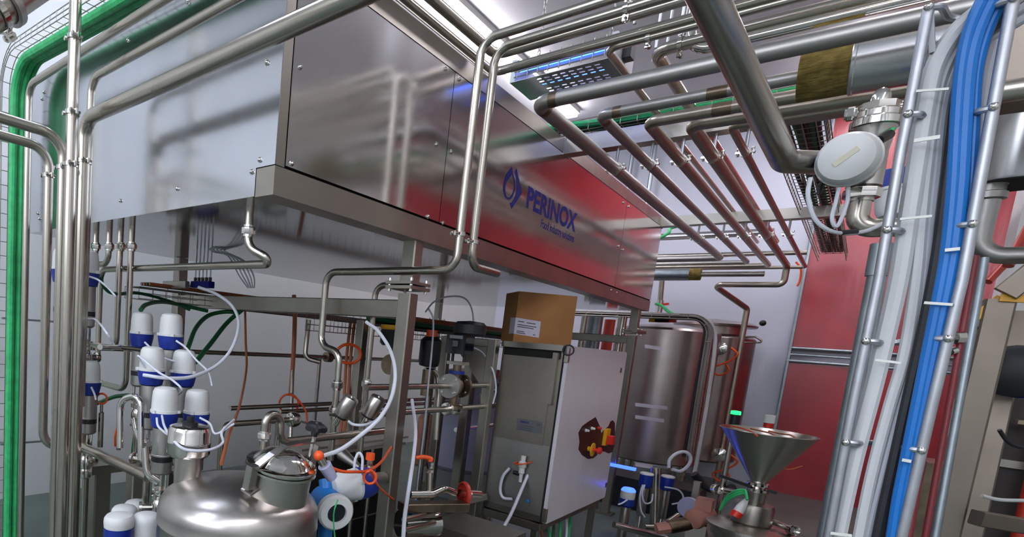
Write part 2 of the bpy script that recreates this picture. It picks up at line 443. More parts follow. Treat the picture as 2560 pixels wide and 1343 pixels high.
fr = thing('support_frame', 'square tube stainless frame of posts and beams carrying the long enclosure', 'machine frame', (4.6, 3.0, 0))
def frame():
    def post(x, y, s=.08):
        MB().beam((x, y, .02), (x, y, 1.945), s, s, AX).build('post', FRAME, fr)
        MB().box((x-.09, y-.075, 1.99), (x+.09, y+.09, 2.005)).build('flange_plate', FRAME, fr)
        MB().box((x-.09, y-.075, 1.965), (x+.09, y+.09, 1.981)).build('flange_plate', FRAME, fr)
        m = MB()
        for sx in (-.07, .07):
            for sy in (-.06, .075): m.cyl((x+sx, y+sy, 1.952), (x+sx, y+sy, 2.022), .009, 8)
        m.build('flange_bolt', BRIGHT, fr)
        MB().beam((x, y, 2.005), (x, y, BZ0-.004), s, s, AX).build('post_head', FRAME, fr)
        MB().box((x-.08, y-.08, 0), (x+.08, y+.08, .02)).build('foot_plate', FRAME, fr)
    post(2.555, 1.80); post(6.66, 1.80); post(2.66, 4.18, .09); post(6.66, 4.18)
    for x in (2.6,): MB().beam((x, 1.84, 1.865), (x+.05, 4.14, 1.865), .06, .10, AX).build('cross_beam', FRAME, fr)
    MB().beam((6.66, 1.84, 1.9), (6.66, 4.14, 1.9), .06, .08, AX).build('cross_beam', FRAME, fr)
    MB().beam((2.7, 4.18, 1.87), (6.62, 4.18, 1.87), .06, .06, AY).build('rear_beam', FRAME, fr)
    p = yp(1600, 832, 1.8)
    MB().beam((6.48, 1.74, p.z), (6.82, 1.74, p.z), .05, .035, AY).build('bracket', FRAME, fr)
frame()

# beams reaching from the enclosure over the aisle
def aisle_beam(x, z0, z1, yend, label):
    t = thing('steel_beam', label, 'beam', (x, yend, z0))
    MB().box((x-.05, yend, z0), (x+.05, BY0-.003, z1)).build('beam', FRAME, t)
    MB().box((x-.06, BY0-.009, z0-.005), (x+.06, BY0-.003, z1+.005)).build('end_plate', FRAME, t)
aisle_beam(4.2, 3.085, 3.195, -1.0, 'stainless beam carrying the green cable tray across the aisle')
aisle_beam(6.82, 3.08, 3.175, .28, 'stainless beam from the far end of the enclosure, under the pipes')

# ================================================================== pipes over the aisle
ZP = 2.95
rows = [  # elbow px, end px, radius, bend, z, label
    ((1343, 258), (1792, 645), .036, .06, 2.95, 'wide matt grey pipe, leftmost of the five aisle pipes turning at the enclosure', DULL),
    ((1500, 288), (1866, 656), .027, .05, 2.95, 'second aisle pipe from the enclosure, brown weld marks, entering the rock wool', DULL),
    ((1620, 305), (1919, 664), .030, .06, 2.95, 'third aisle pipe from the enclosure, with a shiny elbow under the green tray', PIPE),
    ((1728, 312), (1964, 664), .034, .06, 2.95, 'fourth aisle pipe, its far end hooking down and back under the others', PIPE),
    ((1828, 315), (2014, 668), .020, .05, 2.95, 'thin rightmost of the five aisle pipes below the beams', PIPE)]
AISLE = []
APIPE = mat('aisle_pipe_stainless', 'b0a698', 1, .36, var=.07, vscale=3)
for i, (e, f, r, R, z, lab, m) in enumerate(rows):
    a = zp(*e, z); b = run(a, AX, v=f[1])
    far = V((a.x, -1.6, z))
    if i == 4: far = V((a.x, .02, z))
    if i == 1: far = V((a.x, run(a, -AY, u=2060).y, z))
    if i == 2: far = V((a.x, run(a, -AY, u=2080).y, z))
    end = {0: [V((b.x, 3.6, z))], 1: [V((b.x, 3.6, z))], 2: [V((b.x, 2.9, z))], 3: None, 4: [V((b.x, 2.2, z))]}[i]
    if i == 3:
        d = run(b, -AZ, v=712); d.x = b.x
        e2 = run(V((b.x, b.y, d.z)), AY, u=1782)
        g = xp(1868, 772, 9.3); end = [V((b.x, b.y, d.z)), e2, g, V((g.x, g.y, .02))]
    o = pipe(lab, [far, a, b] + end, r, R, m if m is DULL else APIPE, group='pipes hung under the aisle beams')
    AISLE.append((o, a, b, r))
    # weld seams at the elbow
    if i in (0, 1):
        for q in (a + AX*.085, a - AY*.085):
            dd = AX if q.x > a.x+.01 else AY
            MB().lathe(q-dd*.02, dd, [(r+.0006, 0), (r+.0012, .015), (r+.0012, .025), (r+.0006, .04)], 16, False).build('weld_tint', TINT, o)
    if i in (1, 2):
        q = run(a, -AY, u=1782 + 12*i)
        MB().lathe(q-AY*.04, AY, [(r+.0006, 0), (r+.0014, .03), (r+.0014, .05), (r+.0006, .08)], 16, False).build('weld_tint', TINT, o)
# clamps hanging from the two beams by rods
for o, a, b, r in AISLE:
    for X, zt in ((4.2, 3.085), (6.82, 3.08)):
        q = V((X, a.y, a.z)); clamp(o, q, AX, r, AY)
        MB().cyl((X, a.y, a.z+r+.004), (X, a.y, zt), .009, 8).build('hanger_rod', ROD, o)
# end pipes seen past the enclosure: insulated length
o = AISLE[1][0]; b = AISLE[1][2]
t = thing('insulated_pipe', 'short clad pipe length with rock wool showing, past the far end of the enclosure', 'insulated pipe', (b.x-.1, 2.4, 2.72))
c = V((b.x-.1, 0, 2.80)); y1 = run(V((c.x, 1.0, c.z)), AY, u=1725).y; y2 = run(V((c.x, 1.0, c.z)), AY, u=1752).y
MB().cyl((c.x, y1, c.z), (c.x, 3.9, c.z), .075, 20).build('cladding', GALV, t)
MB().cyl((c.x, y2, c.z), (c.x, y1, c.z), .072, 20).build('insulation', ROCK, t)
MB().cyl((c.x, y2-.62, c.z), (c.x, y2+.05, c.z), .03, 14).build('inner_pipe', PIPE, t)

# upper pipes running across to the right
p = yp(1204, 118, 1.5); zb = yp(1146, 600, 1.5).z
vA = V((2.505, 1.5, yp(1205, 100, 1.5).z))
vAl = V((2.505, 1.5, 2.06))
yl = xp(818, 668, 2.505).y
p2 = xp(786, 862, 2.505); p3 = xp(850, 880, 2.505)
pipeA = pipe('thin bent pipe crossing the front of the enclosure and looping down left of the post', [V((2.505, -1.6, vA.z)), vA, vAl, V((2.505, yl, vAl.z)), V((2.505, yl, p2.z)), V((2.505, p3.y, p2.z-.03)), V((2.505, p3.y, .95))], .0205, .075, PIPE)
vB = V((2.64, 1.5, yp(1240, 122, 1.5).z)); vBl = V((2.64, 1.5, yp(1185, 668, 1.5).z))
pipeB = pipe('thin bent pipe crossing the front of the enclosure, the right one of the pair', [V((2.64, -1.6, vB.z)), vB, vBl, V((2.93, 1.5, vBl.z-.0))], .0205, .075, PIPE)
for o, q in ((pipeA, V((2.505, 1.5, 2.23))), (pipeB, V((2.64, 1.5, 2.215)))):
    clamp(o, q, AZ, .0205, AX)
for (eu, ev), z, r, lab, y0 in (((1240, 138), 3.25, .025, 'pipe along the upper front edge of the enclosure, the upper of the two bends', -1.6), ((1232, 182), 3.225, .023, 'pipe along the upper front edge of the enclosure, the lower of the two bends', -1.6)):
    a = zp(eu, ev, z)
    pipe(lab, [V((.2, a.y, z)), a, V((a.x, y0, z))], r, .06, PIPE)
a = zp(1516, 122, 3.2); H5 = pipe('narrow overhead pipe that turns right beside the perforated lamp box', [V((8.6, a.y, 3.2)), a, V((a.x, -1.6, 3.2))], .018, .06, PIPE)
a = zp(1636, 128, 3.2); H6 = pipe('thick overhead pipe with a shiny elbow, right of the narrow one', [V((8.6, a.y, 3.2)), a, V((a.x, -1.6, 3.2))], .029, .08, PIPE)
a = zp(1716, 132, 3.16); H7 = pipe('overhead pipe with a polished bend dropping from the ceiling just above the matt pipe', [V((a.x, a.y, ZC)), a, V((a.x, -1.6, 3.16))], .026, .1, BRIGHT)
# clamps on the crossing pipes
for o, uv, x, z, r in ((pipeB, (1567, 6), 2.64, vB.z, .0205), (H6, (1700, 95), H6.location.x, 3.2, .029), (H5, (1625, 68), None, 3.2, .018)):
    bb = [o.matrix_world @ V(c) for c in o.bound_box]
clamp(pipeB, run(V((2.64, 1.4, vB.z)), -AY, u=1567), AY, .0205, AZ)
q = zp(1636, 128, 3.2); clamp(H6, run(q, -AY, u=1702), AY, .029, AZ)
q = zp(1516, 122, 3.2); clamp(H5, run(q, -AY, u=1622), AY, .018, AZ)
# the big pipe overhead to the valve at the ladder
pA = tp(1772, 0, 1.16); pE = tp(1962, 404, 1.68); pV = tp(2085, 408, 1.72)
pipe('large dark pipe slanting overhead into the white capped valve', [pA+(pA-pE)*.8, pA, pE, pV], .033, .07, PIPE, seg=24)

# ceiling hangers of the upper pipes
for i, (u, v, z, d, n) in enumerate(((1587, 60, 3.24, 3.2, 'first'), (1640, 120, 3.25, 3.6, 'second'), (1663, 150, 3.24, 3.9, 'third'), (1700, 90, 3.24, 3.1, 'fourth'))):
    q = zp(u, v, z)
    tag(MB().cyl(q, V((q.x, q.y, ZC)), .008, 8).build('hanger_rod', ROD), 'thin ceiling rod above the overhead pipes, %s from the lamp box' % n, 'rod', 'ceiling rods of the overhead pipes')

# insulated pipe with rock wool at upper right
xr = AISLE[1][1].x; zr = 2.957; q = run(V((xr, .3, zr)), -AY, u=2135)
t = thing('insulated_pipe', 'thick pipe in shiny cladding with a bare rock wool end, upper right', 'insulated pipe', (xr, q.y, zr-.11))
ya = run(q, AY, u=2002).y
MB().cyl((xr, q.y, zr), (xr, ya, zr), .108, 28).build('rock_wool', ROCK, t)
MB().cyl((xr, -1.6, zr), (xr, q.y, zr), .112, 28).build('cladding', CLAD, t)
MB().lathe((xr, q.y-.01, zr), AY, [(.1125, 0), (.115, .003), (.115, .012), (.1125, .015)], 28, False).build('cladding_seam', CLAD, t)

# insect lamp on chains
ZSHEET = mat('zinc_sheet', 'b9b9bd', .35, .5)
def insect_lamp():
    z = 3.3; a = zp(1286, 205, z); b = run(a, -AY, u=1522); x = a.x
    t = thing('insect_lamp', 'perforated stainless lamp box with blue tubes hanging on chains', 'lamp', (x, (a.y+b.y)/2, z))
    y0, y1, w, h = b.y, a.y, .30, .13
    # bottom sheet with two rows of slots: built as strips
    m = MB(); rows_ = [0, .035, .05, .075, .09, .115, .13, .185, .2, .225, .24, .265, w]
    zs = z
    for k in range(0, len(rows_)-1):
        xa, xb = x+rows_[k], x+rows_[k+1]
        if k % 2 == 0 or k == len(rows_)-2: m.box((xa, y0, zs), (xb, y1, zs+.003))
        else:
            n = 8; L = y1-y0
            for j in range(n+1):
                c = y0 + .05 + (L-.16)*j/n
                m.box((xa, c-.009 if j else y0, zs), (xb, c+.009 if j < n else y1, zs+.003))
    m.build('perforated_sheet', ZSHEET, t)
    MB().box((x, y0-.03, z), (x+w, y0, z+h)).build('end_cap', ZSHEET, t); MB().box((x, y1, z), (x+w, y1+.03, z+h)).build('end_cap', ZSHEET, t)
    MB().box((x+.1, y0, z+h-.01), (x+.2, y1, z+h)).build('top_plate', DULL, t)
    for dx in (.02, .28):
        MB().cyl((x+dx, y0+.02, z+.07), (x+dx, y1-.02, z+.07), .014, 12).build('tube', UVL, t)
    m = MB()
    for k in range(9):
        yy = y0+.02+(y1-y0-.04)*k/8
        m.cyl((x-.012, yy, z+.01), (x-.012, yy, z+h-.01), .004, 6)
    for zz in (z+.02, z+.05, z+.1): m.cyl((x-.012, y0, zz), (x-.012, y1, zz), .004, 6)
    m.build('guard', WIRE, t)
    MB().box((x+.1, y0-.075, z+.03), (x+.17, y0-.031, z+.1)).build('plug_box', BLACK, t)
    for yy in (y0+.06, y1-.06):
        m = MB(); zz = z+h; k = 0
        while zz < ZC-.12:
            c = V((x+.15, yy, zz+.018)); u1 = AX if k % 2 else AY
            m.tube([c+AZ*.018, c+AZ*.009+u1*.008, c-AZ*.009+u1*.008, c-AZ*.018, c-AZ*.009-u1*.008, c+AZ*.009-u1*.008], .0026, 5, True)
            zz += .029; k += 1
        m.build('chain', WIRE, t)
insect_lamp()

# ================================================================== wire trays and their cables
def basket(label, path, wdir, wd, hd, R, cat='cable tray', step=.1, n=5, lip=None, r=.0028):
    P = fillet(path, R, 6); W = V(wdir).normalized()
    # resample evenly
    d = [0]
    for a, b in zip(P, P[1:]): d.append(d[-1]+(b-a).length)
    def at(s):
        j = max(0, min(len(P)-2, max(i for i in range(len(d)) if d[i] <= s+1e-9)))
        f = (s-d[j])/max(1e-9, d[j+1]-d[j]); p = P[j].lerp(P[j+1], f)
        t = (P[j+1]-P[j]).normalized(); return p, t
    m = MB()
    def off(p, t, k, h): nrm = t.cross(W).normalized(); return p + W*k + nrm*h
    Q = []
    for i, p in enumerate(P):
        t = (P[min(i+1, len(P)-1)]-P[max(i-1, 0)]).normalized(); Q.append((p, t))
    for k in range(n):
        kk = -wd/2+wd*k/(n-1); m.tube([off(p, t, kk, 0) for p, t in Q], r, 5)
    for sg in (-1, 1):
        for hh in (hd*.5, hd): m.tube([off(p, t, sg*wd/2, hh) for p, t in Q], r, 5)
    s = 0
    while s < d[-1]:
        p, t = at(s)
        m.tube([off(p, t, -wd/2, hd), off(p, t, -wd/2, 0), off(p, t, wd/2, 0), off(p, t, wd/2, hd)], r, 5); s += step
    return tag(m.build('wire_tray', WIRE), label, cat)
# left tray: down the wall and over the enclosure
tx = 1.36; ty = xp(35, 600, tx).y; tz = xp(60, 140, tx).z
pts = [(tx, ty, .05), (tx, ty, tz-.03), (tx, 1.0, tz-.18)]
pts = [V(p) for p in pts]
pts[1] = V((tx, ty, yp(35, 150, ty).z)); pts[2] = xp(300, 0, tx); pts[2] = pts[1] + (pts[2]-pts[1])*1.9
basket('wire tray with green cables going down the left wall and over the enclosure', pts, AX, .17, .05, .2, step=.09)
for k, (dx, hh, r, nm) in enumerate(((-.022, .03, .026, 'thickest'), (.028, .026, .021, 'middle'), (.064, .022, .016, 'thinnest'))):
    q = [p + AX*dx for p in pts]
    q[0] = q[0] - AY*hh; q[1] = q[1] - AY*hh - AZ*hh; q[2] = q[2] - AZ*hh
    tag(MB().tube(fillet(q, .22, 8), r, 10).build('cable_bundle', GREEN), '%s green cable run in the wire tray on the left wall' % nm, 'cable', 'green cables of the left tray')
for zz in (2.93, 1.62, 0.75):
    tag(MB().beam((tx-.06, ty+.025, zz), (tx+.34, ty+.025, zz), .014, .014).build('tray_bracket', ROD), {2.93: 'tray bracket on the left wall near the tray bend', 1.62: 'tray bracket on the left wall at middle height', .75: 'lowest tray bracket on the left wall'}[zz], 'bracket')
# tray along the top front edge of the enclosure, then over the aisle beam
zt = 3.26
tp_ = [V((1.5, 1.95, zt)), V((4.2, 1.95, zt)), V((4.2, -1.0, zt))]
a1 = tag(None, None, None) if False else None
basket('wire tray lying on the front top edge of the enclosure', [(1.55, 1.93, 3.21), (4.05, 1.93, 3.21)], AY, .24, -.07, .1, step=.1)
basket('wire tray on the aisle beam with green cables', [(4.22, 1.78, 3.215), (4.22, -.95, 3.215)], AX, .2, .07, .1, step=.1)
for k, (dy, r, m, nm) in enumerate(((-.07, .022, GREEN, 'front green'), (-.02, .018, DGREEN, 'dark green'), (.03, .024, GREEN, 'rear green'), (.075, .02, BLACKC, 'black'))):
    q = [V((1.4, 1.93+dy, 3.215+r)), V((2.4, 1.93+dy, 3.22+r)), V((3.4, 1.93+dy, 3.217+r)), V((3.95, 1.93+dy, 3.225+r)), V((4.17+dy*.7, 1.70, 3.24+r)), V((4.2+dy*.7, 1.0, 3.222+r)), V((4.2+dy*.7, -.95, 3.222+r))]
    cable('%s cable in the tray on top of the enclosure' % nm, q, r, m, group='cables on top of the enclosure')
# dark tray running away at the right
ax_, az_ = .5, 3.2
basket('dark wire tray packed with brown cables running away at the right', [(4.4, ax_, az_), (9.6, ax_, az_)], AY, .26, -.09, .1, step=.1, r=.0035)
BROWNC = mat('brown_cable_jacket', '3a2620', 0, .5)
for k in range(8):
    dy = -.105 + .03*k; r = .011 + .004*(k % 3)
    q = [V((4.45, ax_+dy, az_+.012+r)), V((5.2, ax_+dy+.012*math.sin(k), az_+.012+r)), V((7.4, ax_+dy-.012*math.sin(2*k), az_+.012+r)), V((9.6, ax_+dy, az_+.012+r))]
    cable('dark cable in the right-hand tray, %s of eight from the left' % ['eighth', 'seventh', 'sixth', 'fifth', 'fourth', 'third', 'second', 'first'][k], q, r, [BROWNC, BLACKC, DGREEN][k % 3], group='dark cables of the right tray')

# ================================================================== pipes at the left front of the enclosure
XL = 1.295
def vert(p, z0): return V((p.x, p.y, z0))
# a: outermost, elbow at the wall side
pa = xp(74, 212, XL); pa_d = run(pa, -AZ, v=1343)
a_el = V((XL, xp(68, 450, XL).y, pa.z))
o = pipe('slim pipe running up beside the green tray and bending over the enclosure', [V((XL, -1.2, a_el.z-.02)), a_el, V((XL, a_el.y, .02))], .02, .09, PIPE)
# second horizontal, elbow at (228,195)
e2 = xp(229, 196, XL+.03)
o2 = pipe('middle sloping overhead pipe with a short elbow at the left of the enclosure', [V((e2.x, -1.2, e2.z)), e2, V((e2.x, e2.y, 1.2))], .019, .085, PIPE)
# big pipe e
e3 = xp(208, 300, XL); ev = xp(203, 600, XL)
o3 = pipe('thickest overhead pipe bending down at the left front of the enclosure', [V((XL, -1.2, e3.z)), V((XL, ev.y, e3.z)), V((XL, ev.y, .02))], .0335, .1, PIPE, seg=24)
for v in (405,): clamp(o3, run(ev, AZ, v=v), AZ, .0335, AY)
# d: straight riser
dv = xp(172, 600, 1.17); d = pipe('straight vertical riser left of the thickest pipe', [V((dv.x, dv.y, .02)), V((dv.x, dv.y, ZC-.02))], .027, None, PIPE)
for v in (95, 283, 412): clamp(d, run(dv, AZ, v=v), AZ, .027, AY)
# c, b: coming in from the left
cv = xp(153, 600, 1.2); ct = run(cv, AZ, v=342)
c = pipe('upper of two pipes entering from the left edge and bending down', [V((-1.0, cv.y, ct.z)), ct, V((cv.x, cv.y, .02))], .0255, .11, PIPE)
bv = xp(118, 600, 1.2); bt = run(bv, AZ, v=372)
b_low = run(bv, -AZ, v=1120)
mend = run(V((b_low.x, b_low.y, b_low.z)), AX, u=372)
b = pipe('lower of two pipes entering from the left edge, turning right again near the bottom', [V((-1.0, bv.y, bt.z)), bt, b_low, b_low + AX*.25 + AY*-.0], .024, .1, PIPE)
clamp(b, run(bv, AZ, v=440), AZ, .024, AY); clamp(c, run(cv, AZ, v=420), AZ, .0255, AY)
# flanged pipe in the upper left corner
q0 = tp(-60, 60, 1.5); q1 = tp(120, -60, 1.62)
t = pipe('dark flanged pipe cutting the upper left corner', [q0+(q0-q1)*.5, q1+(q1-q0)*.6], .045, None, PIPE, seg=24)
dq = (q1-q0).normalized(); qc = tp(24, 14, 1.55)
qc = q0 + dq*((qc-q0).dot(dq))
MB().lathe(qc-dq*.012, dq, [(.047, 0), (.058, .002), (.058, .022), (.047, .024)], 24, False).build('flange_ring', DULL, t)
clamp(t, qc-dq*.05, dq, .047, -AZ)

# stubs from the underside at the left
def stub(u, label, pts, r=.0185):
    p = xp(u, 600, 1.66); P = [V((p.x, p.y, BZ0)), p] + pts(p)
    o = pipe(label, P, r, .07, PIPE, group='drain pipes under the left end')
    union(o, xp(u, 617, 1.66), AZ, r); return o
stub(240, 'first drain pipe under the enclosure from the left, short with a bend', lambda p: [run(p, -AZ, v=656), run(p, -AZ, v=656)+AY*.2])
stub(273, 'second drain pipe under the enclosure from the left, bending sharply left', lambda p: [run(p, -AZ, v=660), run(p, -AZ, v=660)+AY*.32])
stub(301, 'third drain pipe under the enclosure from the left, long with a low elbow', lambda p: [V((p.x, p.y, xp(292, 872, 1.66).z)), run(V((p.x, p.y, xp(292, 872, 1.66).z)), AY, u=205)])
stub(329, 'fourth drain pipe under the enclosure from the left, reaching lowest', lambda p: [V((p.x, p.y, xp(314, 975, 1.66).z)), run(V((p.x, p.y, xp(314, 975, 1.66).z)), AY, u=245)])
# swan neck drain under the corner
sA = zp(625, 520, BZ0); sB = run(sA, -AZ, v=618)
sC = V((sB.x+.02, sB.y-.10, run(sB, -AZ, v=655).z)); sD = run(V((sC.x+.05, sC.y, sC.z)), AY, u=252)
o = pipe('swan neck drain pipe with a union under the near corner of the enclosure', [sA, sB, V((sB.x+.05, sB.y-.16, sC.z-.005)), sD, V((sD.x, sD.y, sD.z-.55))], .0185, .075, PIPE)
union(o, run(sA, -AZ, v=578), AZ, .0185)

# ================================================================== pneumatic valves under the left end
def make_valve(name, label, group, kind='white'):
    t = thing(name, label, 'valve', (0, 0, 0), group)
    cap = MB().lathe((0, 0, 0), AZ, [(.0, .0), (.066, 0), (.066, .012), (.062, .014), (.060, .07), (.057, .098), (.05, .113), (.035, .12), (0, .122)], 22)
    for k in range(3):
        a = 2*PI*k/3+.6; c = V((math.cos(a)*.067, math.sin(a)*.067, 0)); cap.cyl(c, c+AZ*.014, .011, 8)
    cap.build('cap', WHITE, t)
    MB().lathe((0, 0, -.072), AZ, [(.05, 0), (.056, .004), (.062, .03), (.066, .05), (.068, .0715)], 22).build('blue_head', BLUE, t)
    s = MB(); s.lathe((0, 0, -.30), AZ, [(.03, 0), (.04, .004), (.049, .012), (.050, .09), (.0515, .092), (.0515, .098), (.050, .1), (.049, .226)], 22); s.build('cylinder', DULL, t)
    MB().lathe((0, 0, -.235), AZ, [(.0497, 0), (.0506, .001), (.0506, .03), (.0497, .031)], 22, False).build('marking_band', BLACK, t)
    for k in range(3):
        a = 2*PI*k/3; c = V((math.cos(a)*.034, math.sin(a)*.034, -.375)); MB().cyl(c, c+AZ*.078, .007, 8).build('yoke_leg', BRIGHT, t)
    MB().cyl((0, 0, -.38), (0, 0, -.295), .009, 8).build('stem', BRIGHT, t)
    b = MB(); b.lathe((0, 0, -.56), AZ, [(.02, 0), (.03, .01), (.03, .03), (.045, .034), (.045, .046), (.03, .05), (.04, .075), (.042, .095), (.04, .115), (.03, .135), (.044, .142), (.044, .158), (.03, .162), (.03, .175), (.043, .178), (.043, .188), (.02, .19)], 18)
    b.build('valve_body', BRIGHT, t)
    MB().cyl((0, 0, -1.1), (0, 0, -.555), .019, 14).build('tail_pipe', PIPE, t)
    MB().lathe((.03, 0, -.465), (1, -.15, 0), [(.019, 0), (.019, .05), (.03, .052), (.03, .066), (.019, .068)], 14).build('port', BRIGHT, t)
    return t
def fit(u, v, tt, s=1.0, rot=0): p = tp(u, v, tt); return Matrix.Translation(p) @ Matrix.Rotation(rot, 4, 'Z') @ Matrix.Diagonal((s, s, s, 1))
GV = 'white capped valves under the left end'
VAL = [((160, 676), 3.2, 'white capped blue valve half hidden behind the leftmost risers, high up'),
       ((218, 683), 3.12, 'white capped blue valve just right of the thickest riser, high up'),
       ((222, 955), 3.2, 'white capped blue valve right of the thickest riser, lower, above the manifold'),
       ((354, 835), 3.2, 'back left white capped valve of the cluster of six, highest'),
       ((427, 841), 3.05, 'back right white capped valve of the cluster of six'),
       ((379, 927), 2.85, 'middle left white capped valve of the cluster of six'),
       ((459, 932), 3.0, 'middle right white capped valve of the cluster of six'),
       ((411, 1031), 2.68, 'front left white capped valve of the cluster of six, beside the float pot'),
       ((491, 1033), 2.85, 'front right white capped valve of the cluster of six, behind the float pot')]
v0 = make_valve('process_valve', VAL[0][2], GV)
for i, ((u, v), tt, lab) in enumerate(VAL):
    if i == 0: continue
    dup(v0, fit(u, v, tt, 1, .4*i), lab)
v0.matrix_world = fit(*VAL[0][0], VAL[0][1])
VP = [tp(u, v, tt) for (u, v), tt, _ in VAL]
# valve heads at the bottom edge, seen from above
def make_head(lab):
    t = thing('pneumatic_valve', lab, 'valve', (0, 0, 0), 'valve heads at the bottom left')
    MB().lathe((0, 0, 0), AZ, [(.064, -.02), (.066, 0), (.064, .02), (.055, .032), (.03, .039), (0, .041)], 24).build('cap', WHITE, t)
    MB().lathe((0, 0, -.16), AZ, [(.05, 0), (.062, .01), (.064, .139)], 24).build('blue_head', BLUE, t)
    MB().lathe((0, 0, -.78), AZ, [(.045, 0), (.048, .3), (.048, .62)], 16).build('cylinder', DULL, t)
    return t
h0 = make_head('blue valve head with a white domed top, nearest the bottom edge')
h0.matrix_world = fit(298, 1305, 2.5)
def white_head(u, v, tt, lab):
    t = thing('pneumatic_valve', lab, 'valve', tp(u, v, tt), 'valve heads at the bottom left')
    L = t.location
    MB().lathe(L, AZ, [(.066, -.13), (.064, 0), (.06, .02), (.05, .032), (.03, .039), (0, .041)], 24).build('cap', WHITE, t)
    MB().lathe(L-AZ*.78, AZ, [(.045, 0), (.048, .3), (.06, .62), (.066, .65)], 16).build('cylinder', DULL, t)
white_head(366, 1303, 2.58, 'white valve head wedged against the foreground tank')
white_head(311, 1283, 2.78, 'white valve head just behind the blue one at the bottom edge')
white_head(341, 1269, 2.95, 'rearmost white valve head at the bottom left')

# manifold joining the risers to the valves
mz = b_low.z
m0 = b_low + AX*.2; m1 = run(m0, -AY, u=372)
man = pipe('horizontal manifold pipe between the risers and the front valves, lower left', [m0 + AY*.1, V((m0.x, m1.y, mz))], .027, None, PIPE, name='manifold_pipe')
man2 = run(xp(190, 1108, m0.x+.18), -AY, u=365)
pipe('second manifold pipe behind the first one, lower left', [V((m0.x+.18, m0.y+.1, man2.z)), man2], .022, None, PIPE, name='manifold_pipe')
for u, v0_, v1_, r, lab in ((250, 1010, 1118, .016, 'small upright sensor tube with orange cable ring, left on the manifold'), (296, 1030, 1125, .012, 'small upright sensor tube with an orange plug, right on the manifold')):
    q = xp(u, v1_, m0.x+.1); e = run(q, AZ, v=v0_)
    t = thing('sensor', lab, 'sensor', q)
    MB().lathe(q, AZ, [(r, 0), (r, (e.z-q.z)*.8), (r*.6, (e.z-q.z)*.82), (r*.6, e.z-q.z)], 14).build('sensor_body', PIPE, t)
    if u == 250: MB().ring(e+AZ*.03, (-.7, -.7, .1), .03, .006, 20).build('cable_ring', ORANGE, t)
    else:
        MB().tube(smooth([e, e+AZ*.03, e+AZ*.035-AY*.02, e+V((0, -.03, .01)), e+V((-.02, .0, -.12)), e+V((0, .04, -.2))]), .006, 8).build('sensor_cable', ORANGE, t)
        MB().cyl(e+AZ*.02, e+AZ*.045, .013, 10).build('plug', ORANGE, t)
# small pipes among the valves
for (pts, r, lab) in (
    ([tp(352, 1150, 2.75), tp(352, 985, 2.75), tp(300, 1000, 2.8), tp(300, 1120, 2.8)], .016, 'bent steel pipe left of the valve cluster'),
    ([tp(335, 1050, 2.95), tp(340, 1075, 2.9), tp(352, 1105, 2.85), tp(372, 1110, 2.8)], .016, 'polished elbow pipe between the valve bodies'),
    ([tp(362, 1120, 2.6), tp(366, 1185, 2.6), tp(395, 1205, 2.62)], .017, 'polished swan pipe under the front valve'),
    ([tp(250, 868, 2.75), tp(300, 868, 3.0), tp(400, 880, 3.3)], .014, 'dark horizontal pipe behind the high valves at left')):
    pipe(lab, pts, r, .06, BRIGHT)
# steel pillar below the manifold
q = xp(250, 1165, m0.x+.12); t = thing('steel_pillar', 'square steel pillar with a cap plate under the manifold', 'post', (q.x, q.y, 0))
MB().beam((q.x, q.y, .0), (q.x, q.y, q.z-.02), .1, .1, AX).build('post', FRAME, t)
MB().box((q.x-.1, q.y-.11, q.z-.02), (q.x+.1, q.y+.1, q.z+.03)).build('cap_plate', FRAME, t)
q2 = tp(345, 1160, 3.1)
tag(MB().beam((q2.x, q2.y, 0), (q2.x, q2.y, q2.z), .1, .08, AX).build('steel_pillar', FRAME), 'dark square post behind the bent steel pipe, lower left', 'post')
qg = tp(330, 1160, 3.35)
cable('green cable hanging straight down behind the steel pillar', [V((qg.x, qg.y, .1)), qg, tp(345, 1010, 3.3), tp(300, 990, 3.4), tp(240, 1010, 3.5)], .012, DGREEN)

